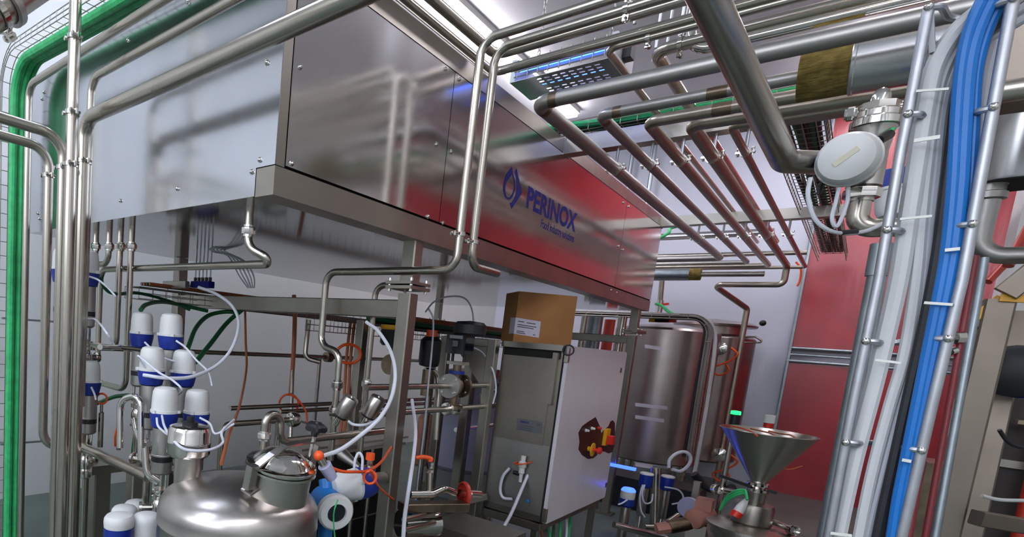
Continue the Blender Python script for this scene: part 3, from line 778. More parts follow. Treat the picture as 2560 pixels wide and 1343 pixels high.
# ================================================================== foreground tank
TC = tp(600, 1240, 2.12); TR = .298; TZ = 1.065
tank = thing('process_tank', 'polished stainless tank with a domed top and tilted hatch in the foreground', 'tank', (TC.x, TC.y, 0))
def fg_tank():
    o = V((TC.x, TC.y, 0)); R = TR
    MB().lathe(o, AZ, [(R*.9, .12), (R, .16), (R, TZ-.085), (R+.0015, TZ-.082), (R+.0015, TZ-.078), (R, TZ-.075), (R, TZ-.04), (R*.985, TZ-.015), (R*.94, TZ+.01), (R*.86, TZ+.03), (R*.7, TZ+.052), (R*.45, TZ+.068), (R*.2, TZ+.076), (.0, TZ+.078)], 64).build('shell', STEEL, tank)
    for k in range(3):
        a = 2*PI*k/3+.5; c = o + V((math.cos(a), math.sin(a), 0))*R*.75; MB().cyl(c, c+AZ*.18, .03, 12).build('leg', PIPE, tank)
    # hatch
    view = V((-TC.x, -TC.y, 0)).normalized(); rt = V((.7, -.714, 0))
    ax = (AZ + view*.13 + rt*.11).normalized()
    ct = zp(703, 1166, TZ+.155)                                        # centre of the hatch rim
    r = .116
    base = ct - ax*.15
    MB().lathe(base, ax, [(r, 0), (r, .143)], 40, False).build('hatch_neck', STEEL, tank)
    MB().lathe(base + ax*.035, ax, [(r+.001, .105), (r+.012, .107), (r+.012, .115), (r+.002, .117), (r+.002, .12), (r+.011, .121), (r+.011, .128), (r, .131)], 40).build('hatch_rim', BRIGHT, tank)
    lid = MB().lathe(ct + ax*.012, ax, [(r-.004, 0), (r-.012, .004), (r*.78, .018), (r*.62, .036), (r*.42, .046), (.0, .05)], 40).build('hatch_lid', BRIGHT, tank)
    s = (zp(640, 1140, TZ+.16)-zp(775, 1120, TZ+.16)).normalized()
    s = (s - ax*s.dot(ax)).normalized(); sd = ax.cross(s)
    p = [ct + s*.135 + ax*.012, ct + s*.06 + ax*.055, ct + ax*.078, ct - s*.07 + ax*.082, ct - s*.15 + ax*.078]
    m = MB()
    for a, b in zip(p, p[1:]): m.beam(a, b, .028, .007, sd)
    m.build('strap', STEEL, tank)
    hb = ct + s*.142 - ax*.03
    MB().beam(hb-ax*.03, hb+ax*.055, .035, .03, s).build('hinge', STEEL, tank)
    MB().beam(hb-ax*.045+s*.01, hb-ax*.02-s*.05, .05, .01, sd).build('hinge_bracket', STEEL, tank)
    kb = ct - s*.147
    MB().cyl(kb-ax*.03, kb+ax*.12, .007, 10).build('screw_rod', BRIGHT, tank)
    m = MB(); kt = kb + ax*.13; seg = 40; i0 = 0
    prof = [(.012, -.03), (.016, -.012), (.034, -.008), (.038, 0), (.036, .012), (.026, .02), (.01, .022)]
    x, y, _ = basis(ax)
    for rr, h in prof:
        for k in range(seg):
            a = 2*PI*k/seg; q = rr*(1+.16*math.cos(5*a)*(1 if rr > .02 else 0)); m.v.append(kt + ax*h + (x*math.cos(a)+y*math.sin(a))*q)
    for j in range(len(prof)-1):
        for k in range(seg): m.f.append([j*seg+k, j*seg+(k+1) % seg, (j+1)*seg+(k+1) % seg, (j+1)*seg+k])
    m.f.append(list(range(seg))); m.f.append([(len(prof)-1)*seg+k for k in range(seg)][::-1])
    kn = m.build('star_knob', BLACK, tank)
    MB().cyl(kt+ax*.02, kt+ax*.026, .006, 10).build('knob_screw', BRIGHT, kn)
    MB().beam(kb-s*.03-ax*.05, kb-s*.03+ax*.06, .022, .008, sd).build('latch_bracket', STEEL, tank)
    # float pot on its neck
    c = tp(473, 1105, 2.13); c0 = V((c.x, c.y, TZ-.02)); zc = c.z
    MB().cyl(c0, (c.x, c.y, zc-.04), .05, 24).build('pot_neck', STEEL, tank)
    MB().lathe((c.x, c.y, zc-.055), AZ, [(.05, 0), (.072, .003), (.08, .014), (.081, .05), (.082, .052), (.082, .06), (.081, .062), (.08, .1), (.074, .114), (.06, .119), (0, .12)], 36).build('pot', BRIGHT, tank)
    MB().lathe((c.x, c.y, zc+.064), AZ, [(.03, 0), (.03, .012), (.014, .014), (.014, .032), (.0, .033)], 14).build('pot_fitting', BLACK, tank)
fg_tank()
# white tube looping round the float pot
c = tp(473, 1105, 2.13)
cable('thin white air tube looping round the float pot', [tp(405, 1040, 2.6), tp(412, 1068, 2.3), c + V((-.075, -.02, .01)), c + V((-.06, -.075, -.01)), c + V((.02, -.095, -.014)), c + V((.11, -.06, -.002)), tp(555, 1080, 2.2), tp(585, 1050, 2.5)], .0055, HOSE)
# vent hook and long pipe to the right
hy = 1.93
g0 = yp(655, 1165, hy); g1 = run(g0, AZ, v=1038); g2 = run(g1, AX, u=702); g3 = yp(712, 1104, hy); g3 = V((g2.x+.01, hy, g3.z)); g4 = run(g3, AX, u=992)
o = pipe('hook shaped vent pipe rising at the tank hatch and running right to the post', [g0, g1, g2, g3, g4, g4 - AZ*.45], .0195, .05, PIPE)
union(o, run(g0, AZ, v=1090), AZ, .0195, 'union_nut', .045)
# sampling valve at the right of the hatch
p = tp(797, 1140, 2.05); q = tp(830, 1195, 2.1)
t = thing('sampling_valve', 'small angled steel fitting with a white sleeve right of the hatch knob', 'valve', q)
MB().cyl(p, p.lerp(q, .45), .016, 14).build('valve_body', BRIGHT, t)
MB().cyl(p.lerp(q, .42), q, .026, 18, .021).build('sleeve', PURP, t)
MB().sphere(p, .02, 12).build('orange_plug', ORANGE, t)

# ================================================================== pipework behind the tank
def hook(label, *pts, r=.018, R=.06, m=PIPE): return pipe(label, list(pts), r, R, m)
# inner loop left of the post
a = V((2.75, 1.9, yp(1000, 706, 1.9).z)); b2 = run(a, AY, u=940)
col2 = pipe('bent pipe beside the post, rising behind the cross beam', [a, b2, V((2.75, b2.y, .95))], .0185, .07, PIPE)
union(col2, run(b2, -AZ, v=960), AZ, .0185, L=.06); union(col2, run(b2, -AZ, v=1035), AZ, .0185, L=.07)
union(pipeA, V((2.505, p3.y, xp(838, 962, 2.505).z)), AZ, .0205, L=.06); union(pipeA, V((2.505, p3.y, xp(835, 1030, 2.505).z)), AZ, .0205, L=.08)
# angle seat valves
def angle_valve(bx, cx_, tt, lab):
    p = tp(*bx, tt); q = tp(*cx_, tt-.06); d = (q-p).normalized()
    t = thing('angle_valve', lab, 'valve', p, 'angle seat valves left of the post')
    MB().cyl(p, p+d*.07, .016, 14).build('neck', BRIGHT, t)
    MB().lathe(p+d*.06, d, [(.036, 0), (.043, .006), (.045, .03), (.045, .12), (.041, .126), (.012, .128), (.01, .134)], 24).build('actuator', STEEL, t)
    MB().lathe(p+d*.05, d, [(.024, 0), (.040, .004), (.043, .03)], 20).build('actuator_base', BLACK, t)
angle_valve((838, 1062), (880, 993), 3.2, 'tilted steel angle valve, the left of two beside the post')
angle_valve((908, 1062), (948, 993), 3.25, 'tilted steel angle valve, the right of two beside the post')
# pipe along the back
a = yp(470, 879, 3.9); b3 = V((6.4, 3.9, a.z)); o = pipe('long thin pipe along the wall behind the posts', [V((1.7, 3.9, a.z)), b3], .02, None, PIPE)
tee = run(a, AX, u=800)
t = pipe('drop pipe with a cone foot under the long wall pipe', [tee, V((tee.x, tee.y, run(tee, -AZ, v=1050).z))], .019, None, PIPE)
e = run(tee, -AZ, v=1050); MB().lathe(e, -AZ, [(.019, 0), (.022, .03), (.045, .1), (.047, .14)], 18).build('cone_foot', BRIGHT, t)
vl = tee + AX*.12
t = thing('isolating_valve', 'red brown round valve on the long wall pipe', 'valve', vl)
MB().lathe(vl-AX*.04, AX, [(.02, 0), (.05, .005), (.052, .075), (.02, .08)], 18).build('valve_body', TINT, t)
for v, r, lab in ((1021, .017, 'upper of two horizontal pipes behind the tank hook'), (1037, .017, 'lower of two horizontal pipes behind the tank hook')):
    a = yp(575, v, 3.1); z2 = a.z
    a = run(a, AX, u=575 if v < 1030 else 700)
    pipe(lab, [a, V((5.4, 3.1, z2))], r, None, PIPE)
a = yp(555, 1062, 2.6); bb = run(a, AX, u=722)
pipe('horizontal pipe crossing behind the vent hook, bending down at its left end', [a - AZ*.35, a + AZ*0, bb], .018, .06, PIPE)
t = thing('butterfly_valve', 'round steel valve with an orange plug at the end of a pipe behind the hook', 'valve', bb)
MB().lathe(bb, AX, [(.02, 0), (.045, .01), (.05, .03), (.05, .05), (.045, .07), (.02, .08)], 20).build('valve_body', BRIGHT, t)
MB().beam(bb+AX*.04, bb+V((.12, -.05, -.02)), .02, .012).build('lever', TINT, t)
for u in (668, 694):
    q = tp(u, 1085, 3.2); pipe('%s small cone nozzle under the pipe behind the hook' % ('left' if u == 668 else 'right'), [q - AZ*.12, q + AZ*.06], [.026]*1 if False else .018, None, BRIGHT, name='nozzle', group='cone nozzles behind the hook')
# cables hanging in the middle
cable('orange cable hanging past the back beam down to the tank', [tp(612, 740, 4.3), tp(614, 850, 4.3), tp(616, 920, 4.2), tp(600, 1010, 3.6), tp(575, 1080, 3.0), tp(553, 1160, 2.6)], .009, RUSTO)
q = [tp(735, 738, 4.6), tp(737, 800, 4.6), tp(733, 900, 4.6), tp(726, 990, 4.6)]
cable('brown orange cable bundle dropping behind the cross beam', q, .018, RUSTO)
q = tp(722, 1010, 4.4); cable('coil of orange cable hanging on a stem behind the hook', [tp(728, 985, 4.45)] + [q + V((0, 0, 0)) + (EX_*math.cos(a) + AZ*math.sin(a))*.075 for EX_ in (V((.7, -.7, 0)),) for a in [PI/2+2*PI*k/12 for k in range(13)]] + [tp(745, 1000, 4.4), tp(765, 1030, 4.4), tp(768, 1065, 4.4)], .008, ORANGE)
pipe('thin steel stem carrying the coil of orange cable', [tp(725, 1120, 4.45), tp(736, 800, 4.7)], .016, None, PIPE)
pipe('steel pipe with an elbow behind the cross beam', [tp(772, 800, 4.6), tp(762, 895, 4.6), tp(800, 905, 4.6)], .02, .06, PIPE)
for i, u in enumerate((866, 876)):
    cable('%s of two orange brown cables dropping along a dark post' % ['left', 'right'][i], [tp(u+10, 808, 4.3), tp(u, 900, 4.3), tp(u-6, 1000, 4.3), tp(u-16, 1090, 4.3)], .012, RUSTO, group='cables along the dark post')
pa_, pb_ = tp(880, 1090, 4.35), tp(880, 800, 4.35)
tag(MB().beam((pa_.x, pa_.y, 0), (pa_.x, pa_.y, pb_.z), .07, .07, AX).build('steel_pillar', FRAME), 'dark slim post behind the angle valves', 'post')
q = tp(872, 885, 4.2); cable('loop of orange cable tied to the dark slim post', [q + (V((.7, -.7, 0))*math.cos(a)*.09 + AZ*math.sin(a)*.07) for a in [2*PI*k/12 for k in range(14)]], .011, ORANGE)
# hoses
cable('long white hose swinging from the tray to the valve cluster', [tp(495, 718, 3.3), tp(540, 735, 3.3), tp(580, 765, 3.25), tp(597, 810, 3.2), tp(580, 870, 3.1), tp(540, 915, 3.0), tp(480, 942, 2.85), tp(420, 946, 2.75), tp(358, 938, 2.75)], .0092, HOSE, name='hose', cat='hose')
cable('white hose falling in front of the post and curving to the tank', [tp(915, 805, 3.0), tp(945, 828, 2.95), tp(975, 875, 2.85), tp(988, 930, 2.75), tp(980, 990, 2.65), tp(950, 1045, 2.5), tp(900, 1090, 2.4), tp(850, 1125, 2.3), tp(808, 1140, 2.25)], .0092, HOSE, name='hose', cat='hose')
cable('thin white tube swinging below the right angle valve', [tp(870, 1053, 3.1), tp(885, 1062, 3.1), tp(915, 1062, 3.05), tp(950, 1045, 2.9), tp(975, 1005, 2.8), tp(985, 960, 2.75)], .008, HOSE, name='hose', cat='hose')
tubes = [([tp(370, 930, 2.8), tp(345, 890, 2.75), tp(395, 930, 2.7), tp(430, 950, 2.7), tp(455, 975, 2.7), tp(440, 990, 2.8)], 'white tube crossing the middle valves of the cluster'),
 ([tp(362, 856, 3.05), tp(385, 878, 3.0), tp(410, 895, 2.95), tp(440, 905, 2.95)], 'white tube from the back left valve of the cluster'),
 ([tp(440, 852, 2.95), tp(465, 870, 2.95), tp(490, 900, 2.95), tp(520, 930, 2.95), tp(530, 965, 2.95)], 'white tube from the back right valve of the cluster'),
 ([tp(392, 1045, 2.6), tp(395, 1065, 2.58), tp(410, 1080, 2.5), tp(425, 1090, 2.4)], 'short white tube from the front left valve to the float pot'),
 ([tp(500, 1045, 2.75), tp(525, 1060, 2.7), tp(540, 1085, 2.65), tp(585, 1060, 2.7)], 'white tube from the front right valve of the cluster'),
 ([tp(218, 690, 3.0), tp(245, 700, 3.0), tp(270, 720, 2.95), tp(288, 740, 2.85)], 'white tube from the high valve beside the thickest riser'),
 ([tp(218, 798, 3.05), tp(240, 800, 3.0), tp(265, 830, 2.8), tp(285, 862, 2.85)], 'pale tubes hanging below the high valve beside the thickest riser'),
 ([tp(228, 968, 3.1), tp(236, 985, 3.1), tp(240, 1000, 3.1)], 'short white tube from the lower valve beside the thickest riser')]
for P, lab in tubes: cable(lab, P, .0055, HOSE, name='air_tube', cat='tube')
# green cables over the back tray
for P, r, lab in (([tp(250, 690, 3.2), tp(262, 720, 3.3), tp(290, 735, 3.4), tp(345, 733, 3.8), tp(420, 752, 4.1), tp(475, 775, 4.2)], .011, 'dark green cable sagging from the high valves to the back tray'),
                  ([tp(352, 775, 3.3), tp(365, 762, 3.5), tp(400, 755, 3.9), tp(440, 760, 4.2), tp(520, 778, 4.3)], .014, 'thick green cable arching over the back left valve'),
                  ([tp(470, 870, 3.6), tp(490, 820, 3.9), tp(520, 790, 4.2), tp(560, 780, 4.3), tp(600, 782, 4.3)], .016, 'green cable curving down from the back tray, upper one'),
                  ([tp(490, 905, 3.5), tp(530, 855, 3.8), tp(570, 805, 4.1), tp(620, 765, 4.2), tp(660, 750, 4.2), tp(700, 758, 4.2)], .016, 'green cable curving down from the back tray, lower one')):
    cable(lab, P, r, DGREEN)
# tray along the back under the enclosure
zt2 = tp(600, 740, 4.4).z
basket('wire tray with orange cables along the back under the enclosure', [(2.0, 3.75, zt2-.02), (6.9, 3.75, zt2-.02)], AY, .2, -.08, .1, step=.11)
for k in range(4):
    cable('brown cable lying in the tray under the enclosure, %s from the front' % ['first', 'second', 'third', 'fourth'][k], [V((2.1, 3.69+.04*k, zt2+.01)), V((3.2, 3.68+.04*k, zt2+.012)), V((4.5, 3.70+.038*k, zt2+.01)), V((6.8, 3.69+.04*k, zt2+.01))], .012, [RUSTO, DGREEN, RUSTO, GREYC][k], group='cables in the tray under the enclosure')
# air manifold hanging on the back post
q = tp(508, 712, 4.0)
t = thing('air_manifold', 'dark blue air manifold block with five tubes near the back post', 'manifold', q)
MB().beam(q + V((.0, .12, 0)), q + V((.0, -.1, 0)), .05, .045, AX).build('block', NAVY, t)
for k in range(5):
    s = q + V((0, .1-.045*k, .02)); MB().cyl(s, s+AZ*.03, .012, 8).build('fitting', BLACK, t)
    MB().tube(smooth([s+AZ*.03, s+AZ*.16, s + V((0, -.02, .3)), tp(530+8*k, 628, 4.0), tp(570+10*k, 640+3*k, 4.0), tp(598+9*k, 690, 4.0), tp(620+4*k, 720, 4.05)]), .005, 6).build('air_tube', HOSE, t)
q = tp(430, 712, 4.15)
tag(MB().beam(q + V((0, .1, 0)), q + V((0, -.2, 0)), .05, .035, AZ).build('bracket', FRAME), 'steel bracket crossing the back post below the enclosure', 'bracket')

# ================================================================== control cabinet below the enclosure
DX0, DX1, DY, DZ0, DZ1 = 4.13, 5.48, 1.5, .45, 1.755
cab = thing('control_cabinet', 'stainless control cabinet with a white door and a dark brown patch', 'cabinet', (4.8, 1.75, .42))
def cabinet():
    P = cab
    MB().box((DX0+.02, DY+.035, DZ0), (DX1, 2.0, DZ1)).build('housing', FRAME, P)
    # door with rounded corners
    m = []
    for cx, cz, a0 in ((DX1-.03, DZ1-.03, 0), (DX0+.03, DZ1-.03, 90), (DX0+.03, DZ0+.03, 180), (DX1-.03, DZ0+.03, 270)):
        for k in range(5): a = math.radians(a0+22.5*k); m.append((cx+.03*math.cos(a), DY, cz+.03*math.sin(a)))
    dr = MB().prism(m, (0, .025, 0)).build('door', DOORP, P)
    # side: folded sheets, upper one standing proud, channel at the door side
    MB().box((DX0+.005, 1.60, 1.02), (DX0+.02, 1.985, 1.655)).build('side_sheet', FRAME, P)
    MB().box((DX0+.012, 1.545, .50), (DX0+.02, 1.985, 1.02)).build('side_sheet', DULL, P)
    MB().box((DX0-.025, 1.565, 1.33), (DX0+.02, 1.60, 1.70)).build('side_channel', FRAME, P)
    MB().box((DX0-.012, 1.54, 1.715), (DX0+.02, 2.0, 1.757)).build('top_flange', STEEL, P)
    MB().box((DX0+.004, 1.528, DZ0), (DX0+.019, 1.54, DZ1)).build('door_gap', GAP, P)
    MB().box((DX0+.014, 1.56, 1.655), (DX0+.0195, 1.985, 1.714)).build('recess_shade_strip', GAP, P)  # dark strip painted in for the shade under the top flange
    # rating plate
    def S(u, v): return xp(u, v, DX0+.0035)
    a, b, c, d = S(1293, 1046), S(1356, 1055), S(1352, 1085), S(1291, 1075)
    pl = MB().prism([a, b, c, d], (-.002, 0, 0)).build('rating_plate', PLATE, P)
    def PL(f, h): return a.lerp(b, f).lerp(d.lerp(c, f), h) - AX*.0026
    print_text('PERINOX', 'plate_print', .03, NAVY, pl, lambda t, k: PL(.14+.36*t, .32-.16*k))
    print_text('CE', 'plate_print', .02, INK, pl, lambda t, k: PL(.80+.12*t, .36-.18*k))
    for f0, f1, h in ((.1, .7, .55), (.1, .6, .72), (.1, .65, .88)):
        MB().beam(PL(f0, h), PL(f1, h), .003, .0006, AZ).build('plate_line', INK, pl)
    # base frame
    m = MB()
    for y in (1.56, 1.98): m.beam((DX0+.02, y, DZ0-.04), (DX1, y, DZ0-.04), .05, .06, AY)
    m.beam((DX0+.03, 1.54, DZ0-.04), (DX0+.03, 2.0, DZ0-.04), .05, .06, AX); m.build('base_frame', FRAME, P)
    for x in (DX0+.05, DX1-.05):
        for y in (1.58, 1.97): MB().beam((x, y, 0), (x, y, DZ0-.05), .05, .05, AX).build('leg', FRAME, P)
    # connector on the side with its tube
    q = S(1310, 1165)
    cn = MB().lathe(q-AX*.03-AZ*.06, AZ, [(.012, -.06), (.014, 0), (.022, .01), (.022, .05), (.03, .055), (.03, .09), (.019, .1), (.019, .14), (.0, .142)], 14).build('connector', WHITE, P)
    MB().cyl(q-AX*.03-AZ*.06+AY*.012, q-AX*.03-AZ*.06+AY*.06, .016, 10).build('connector_elbow', BLACK, P)
    MB().ring(q-AX*.035+AZ*.028, (-.1, .25, 1), .058, .005, 24).build('orange_ring', ORANGE, P)
    MB().tube(smooth([S(1277, 1170)-AX*.02, S(1262, 1190)-AX*.03, S(1255, 1222)-AX*.03, S(1262, 1243)-AX*.03, S(1284, 1247)-AX*.025]), .0115, 10).build('connector_tube', HOSE, P)
    MB().lathe(S(1319, 1253), -AX, [(.013, 0), (.013, .008), (.007, .01), (.007, .004)], 12).build('blue_plug', TEALB, P)
    # flat dark brown patch and the controls on the door
    def D(u, v, k=.0): return yp(u, v, DY-.001-k)
    MB().prism([D(*p) for p in ((1446, 1082), (1455, 1066), (1468, 1056), (1489, 1043), (1494, 1054), (1500, 1068), (1503, 1083), (1511, 1074), (1521, 1066), (1526, 1054), (1532, 1051), (1537, 1058), (1537, 1080), (1537, 1110), (1531, 1130), (1522, 1134), (1510, 1129), (1497, 1128), (1493, 1138), (1483, 1146), (1470, 1148), (1455, 1138), (1446, 1124), (1449, 1106))], (0, -.001, 0)).build('brown_patch', PATCHM, dr)
    for u, v, m in ((1463, 1076, WHITE), (1478, 1071, WHITE), (1494, 1070, REDP)):
        q = D(u, v); MB().lathe(q, -AY, [(.013, 0), (.013, .01), (.01, .012), (.009, .03), (0, .034)], 14).build('pilot_lamp', m, dr)
    q = D(1470, 1122)
    MB().lathe(q, -AY, [(.02, 0), (.02, .03), (.055, .034), (.055, .04), (.022, .042)], 24).build('emergency_stop_collar', YELLOW, dr)
    MB().lathe(q-AY*.04, -AY, [(.014, 0), (.014, .03), (.028, .036), (.028, .056), (.02, .062), (0, .063)], 20).build('emergency_stop_button', REDP, dr)
    q = D(1512, 1092)
    MB().box((q.x-.05, DY-.028, q.z-.07), (q.x+.045, DY-.002, q.z+.07)).build('switch_plate', YELLOW, dr)
    MB().beam(q + V((0, -.03, -.02)), q + V((0, -.075, -.02)), .07, .075, AX).build('switch_handle', REDP, dr)
    for u, v in ((1552, 926), (1515, 1213)):
        MB().box(D(u, v)-V((.012, .004, .02)), D(u, v)+V((.012, 0, .02))).build('lock', INK, dr)
    for z in (1.69, .52):
        MB().beam((DX0+.0, DY+.01, z-.05), (DX0+.0, DY+.01, z+.05), .03, .03).build('hinge', STEEL, P)
    q = yp(1421, 876, DY-.004); MB().ring(q, AX+AY*.5, .035, .006, 16).build('cable_loop', BLACKC, P)
cabinet()
# carton on the cabinet
cq = V((4.27, 1.985, DZ1+.004)); fd, gd = V((.72, -.69, 0)).normalized(), V((.69, .72, 0)).normalized()
cart = thing('cardboard_carton', 'brown cardboard carton with a white label on top of the control cabinet', 'box', cq + fd*.2 + gd*.13)
MB().prism([cq, cq+fd*.46, cq+fd*.46+gd*.26, cq+gd*.26], (0, 0, .385)).build('carton', CARD, cart)
nf, ng = -gd, -fd
MB().prism([cq+nf*.0006+AZ*.06, cq+fd*.20+nf*.0006+AZ*.045, cq+fd*.20+nf*.0006+AZ*.17, cq+nf*.0006+AZ*.185], nf*.0006).build('label', PAPER, cart)
MB().prism([cq+ng*.0006+AZ*.06, cq+gd*.10+ng*.0006+AZ*.06, cq+gd*.10+ng*.0006+AZ*.185, cq+ng*.0006+AZ*.185], ng*.0006).build('label', PAPER, cart)
for x0, x1, z in ((.02, .07, .16), (.09, .16, .158), (.02, .17, .135), (.02, .15, .12), (.02, .08, .085), (.02, .09, .072), (.15, .17, .075)):
    MB().beam(cq+fd*x0+nf*.0014+AZ*(z-.07*x0), cq+fd*x1+nf*.0014+AZ*(z-.07*x1), .006, .0004, AZ).build('label_print', INK, cart)
# skid frame left of the cabinet
sk = thing('skid_frame', 'stainless tube frame standing left of the control cabinet', 'machine frame', (3.95, 2.1, 0))
pz = xp(1240, 862, 4.02)
MB().beam((4.05, 2.03, .02), (4.05, 2.03, 1.76), .07, .07, AX).build('post', FRAME, sk)
MB().beam((4.05, 2.03, 1.73), (4.05, 2.45, 1.73), .06, .06, AX).build('top_bar', FRAME, sk)
MB().beam((4.05, 2.45, .02), (4.05, 2.45, 1.76), .05, .05, AX).build('post', FRAME, sk)
MB().beam((4.05, 2.03, .36), (4.05, 2.45, .36), .05, .05, AX).build('lower_bar', FRAME, sk)
MB().prism([(4.04, 2.36, 1.70), (4.04, 2.07, 1.70), (4.04, 2.07, 1.38)], (.004, 0, 0)).build('gusset', FRAME, sk)
cable('pale cable hanging beside the gusset of the skid frame', [tp(1180, 868, 4.4), tp(1205, 880, 4.35), tp(1222, 905, 4.3), tp(1235, 935, 4.25), tp(1240, 975, 4.25), tp(1232, 1010, 4.25)], .007, HOSE)
cable('white cable slanting from the connector down to the floor', [tp(1324, 1178, 4.25), tp(1305, 1222, 4.2), tp(1275, 1290, 4.1), tp(1240, 1350, 3.9)], .012, HOSE)
for k in range(7):
    u = 1392 + 13*k
    cable('%s cable hanging out below the cabinet door, %s from the left' % (['green', 'orange', 'green', 'green', 'green', 'white', 'green'][k], ['first', 'second', 'third', 'fourth', 'fifth', 'sixth', 'seventh'][k]), [V((4.35+.13*k, 1.7, DZ0+.02)), V((4.36+.13*k, 1.66, DZ0-.12)), V((4.33+.12*k+.03*(k % 3), 1.62, DZ0-.28)), V((4.3+.12*k, 1.6, .02))], .012, [GREEN, RUSTO, GREEN, DGREEN, GREEN, HOSE, GREEN][k], group='cables below the cabinet')

# ================================================================== middle skid between the posts
def flanged_valve(p, lab):
    t = thing('control_valve', lab, 'valve', p - AZ*.2)
    MB().sphere(p, .06, 18).build('body', TINT, t)
    for s in (-1, 1):
        c = p + AX*s*.075
        MB().lathe(c-AX*.013, AX, [(.085, 0), (.085, .026)], 26).build('flange', DULL if s < 0 else TINT, t)
        for k in range(4):
            a = PI/4+PI/2*k; b = c + (AY*math.cos(a)+AZ*math.sin(a))*.062; MB().cyl(b-AX*.022, b+AX*.022, .009, 6).build('flange_bolt', BRIGHT, t)
    MB().lathe(p-AZ*.16, AZ, [(.03, 0), (.07, .004), (.07, .024), (.03, .028), (.03, .12)], 18).build('bottom_flange', TINT, t)
    MB().cyl(p+AZ*.04, p+AZ*.15, .03, 14).build('bonnet', TINT, t)
    MB().lathe(p+AZ*.085, AZ, [(.055, 0), (.055, .02), (.05, .022)], 18).build('blue_collar', BLUE, t)
    m = MB(); m.box(p+V((-.05, -.06, .15)), p+V((.05, .06, .172))); m.build('yoke_plate', STEEL, t)
    for sy in (-.045, .045): MB().cyl(p+V((0, sy, .17)), p+V((0, sy, .23)), .01, 8).build('yoke_leg', BLACK, t)
    MB().box(p+V((-.06, -.075, .225)), p+V((.06, .075, .36))).build('positioner', SIGHT, t)
    MB().box(p+V((-.064, -.05, .33)), p+V((-.06, .05, .352))).build('positioner_lid', GREYP, t)
    MB().box(p+V((-.065, -.018, .275)), p+V((-.06, .022, .315))).build('positioner_window', PLATE, t)
    MB().lathe(p+AZ*.36+V((.02, -.05, 0)), AZ, [(.1, 0), (.11, .01), (.11, .07), (.09, .09), (0, .1)], 22).build('actuator', BLACK, t)
    return t
fv = tp(1138, 965, 4.0)
flanged_valve(fv, 'brown flanged control valve with a black positioner, between the front post and the cabinet')
pipe('brown pipe running from behind the front post into the flanged valve', [fv - AX*1.0, fv - AX*.08], .019, None, PIPE)
pipe('brown pipe leaving the flanged valve toward the far side', [fv + AX*.08, fv + AX*1.8], .019, None, PIPE)
q = tp(1128, 1022, 4.0)
o = pipe('horizontal pipe with two unions below the flanged valve', [q - AX*1.0, q + AX*1.3], .02, None, PIPE)
for dx in (-.05, .07): MB().lathe(q+AX*(dx-.02), AX, [(.022, 0), (.045, .003), (.045, .03), (.022, .033)], 18).build('union_nut', BRIGHT, o)
# black actuator seen behind the front post at the left
p = tp(985, 912, 4.2)
t = thing('control_valve', 'black bodied control valve with a brown flange, left of the front post', 'valve', p - AZ*.1)
MB().lathe(p-AX*.06, AX, [(.03, 0), (.075, .002), (.075, .024), (.045, .03), (.05, .1), (.075, .104), (.075, .13), (.03, .132)], 22).build('body', TINT, t)
MB().box(p+V((-.03, -.06, .1)), p+V((.07, .05, .25))).build('positioner', BLACK, t)
MB().cyl(p+AZ*.03, p+AZ*.1, .022, 12).build('bonnet', BLACK, t)
for yy in (-.03, .03): MB().cyl(p+V((0, yy, .07)), p+V((0, yy, .1)), .014, 6).build('yoke_nut', BLACK, t)
p = tp(985, 832, 4.3)
t = thing('valve_actuator', 'black round actuator with a yellow band left of the front post', 'actuator', p - AZ*.1)
MB().lathe(p-AZ*.1, AZ, [(.08, 0), (.1, .02), (.1, .12), (.07, .15)], 20).build('housing', BLACK, t)
MB().lathe(p+AZ*.02, AZ, [(.102, 0), (.104, .004), (.104, .03), (.102, .034)], 20, False).build('yellow_band', YELLOW, t)
p = tp(1076, 872, 4.3)
t = thing('valve_actuator', 'black motor actuator directly right of the front post', 'actuator', p - AZ*.12)
MB().lathe(p-AZ*.14, AZ, [(.03, 0), (.07, .01), (.08, .04), (.08, .2), (.05, .23)], 18).build('housing', BLACK, t)
MB().cyl(p+V((0, .0, .09)), p+V((0, .0, .14)), .04, 12).build('orange_cover', ORANGE, t)
MB().lathe(p-AZ*.36, AZ, [(.04, 0), (.04, .2)], 14).build('lower_body', TINT, t)
# tray bundle under the enclosure between the posts
zt3 = tp(1150, 815, 4.6).z
q0 = tp(1060, 812, 4.5)
for k, (dz, r, m) in enumerate(((0, .022, DGREEN), (.045, .02, RUSTO), (-.04, .018, BLACKC))):
    cable('%s cable crossing under the enclosure behind the front post' % ['dark green', 'orange brown', 'black'][k], [V((3.6, 2.9, zt3+dz)), V((4.4, 2.85, zt3+dz-.01)), V((5.2, 2.9, zt3+dz)), V((6.5, 2.9, zt3+dz))], r, m, group='cables behind the front post')
basket('wire tray under the enclosure right of the front post', [(3.0, 2.9, zt3-.05), (6.6, 2.9, zt3-.05)], AY, .2, -.09, .1, step=.09)
# loops of wire above
cable('thin grey wire arching from the tray to the positioner', [tp(1064, 780, 3.9), tp(1085, 755, 3.95), tp(1120, 742, 4.0), tp(1160, 745, 4.1), tp(1180, 775, 4.1), tp(1183, 830, 4.1), tp(1175, 868, 4.1)], .006, GREYC)
cable('thin grey wire hanging down right beside the front post', [tp(1072, 772, 3.6), tp(1083, 800, 3.6), tp(1080, 870, 3.6), tp(1072, 950, 3.6), tp(1062, 1060, 3.6), tp(1045, 1200, 3.6), tp(1030, 1335, 3.6)], .006, GREYC)
cable('white cable running down the right side of the front post', [tp(1030, 1000, 3.35), tp(1039, 1075, 3.15), tp(1034, 1140, 2.95), tp(1024, 1210, 2.7), tp(1012, 1290, 2.68), tp(1008, 1345, 2.66)], .010, HOSE)
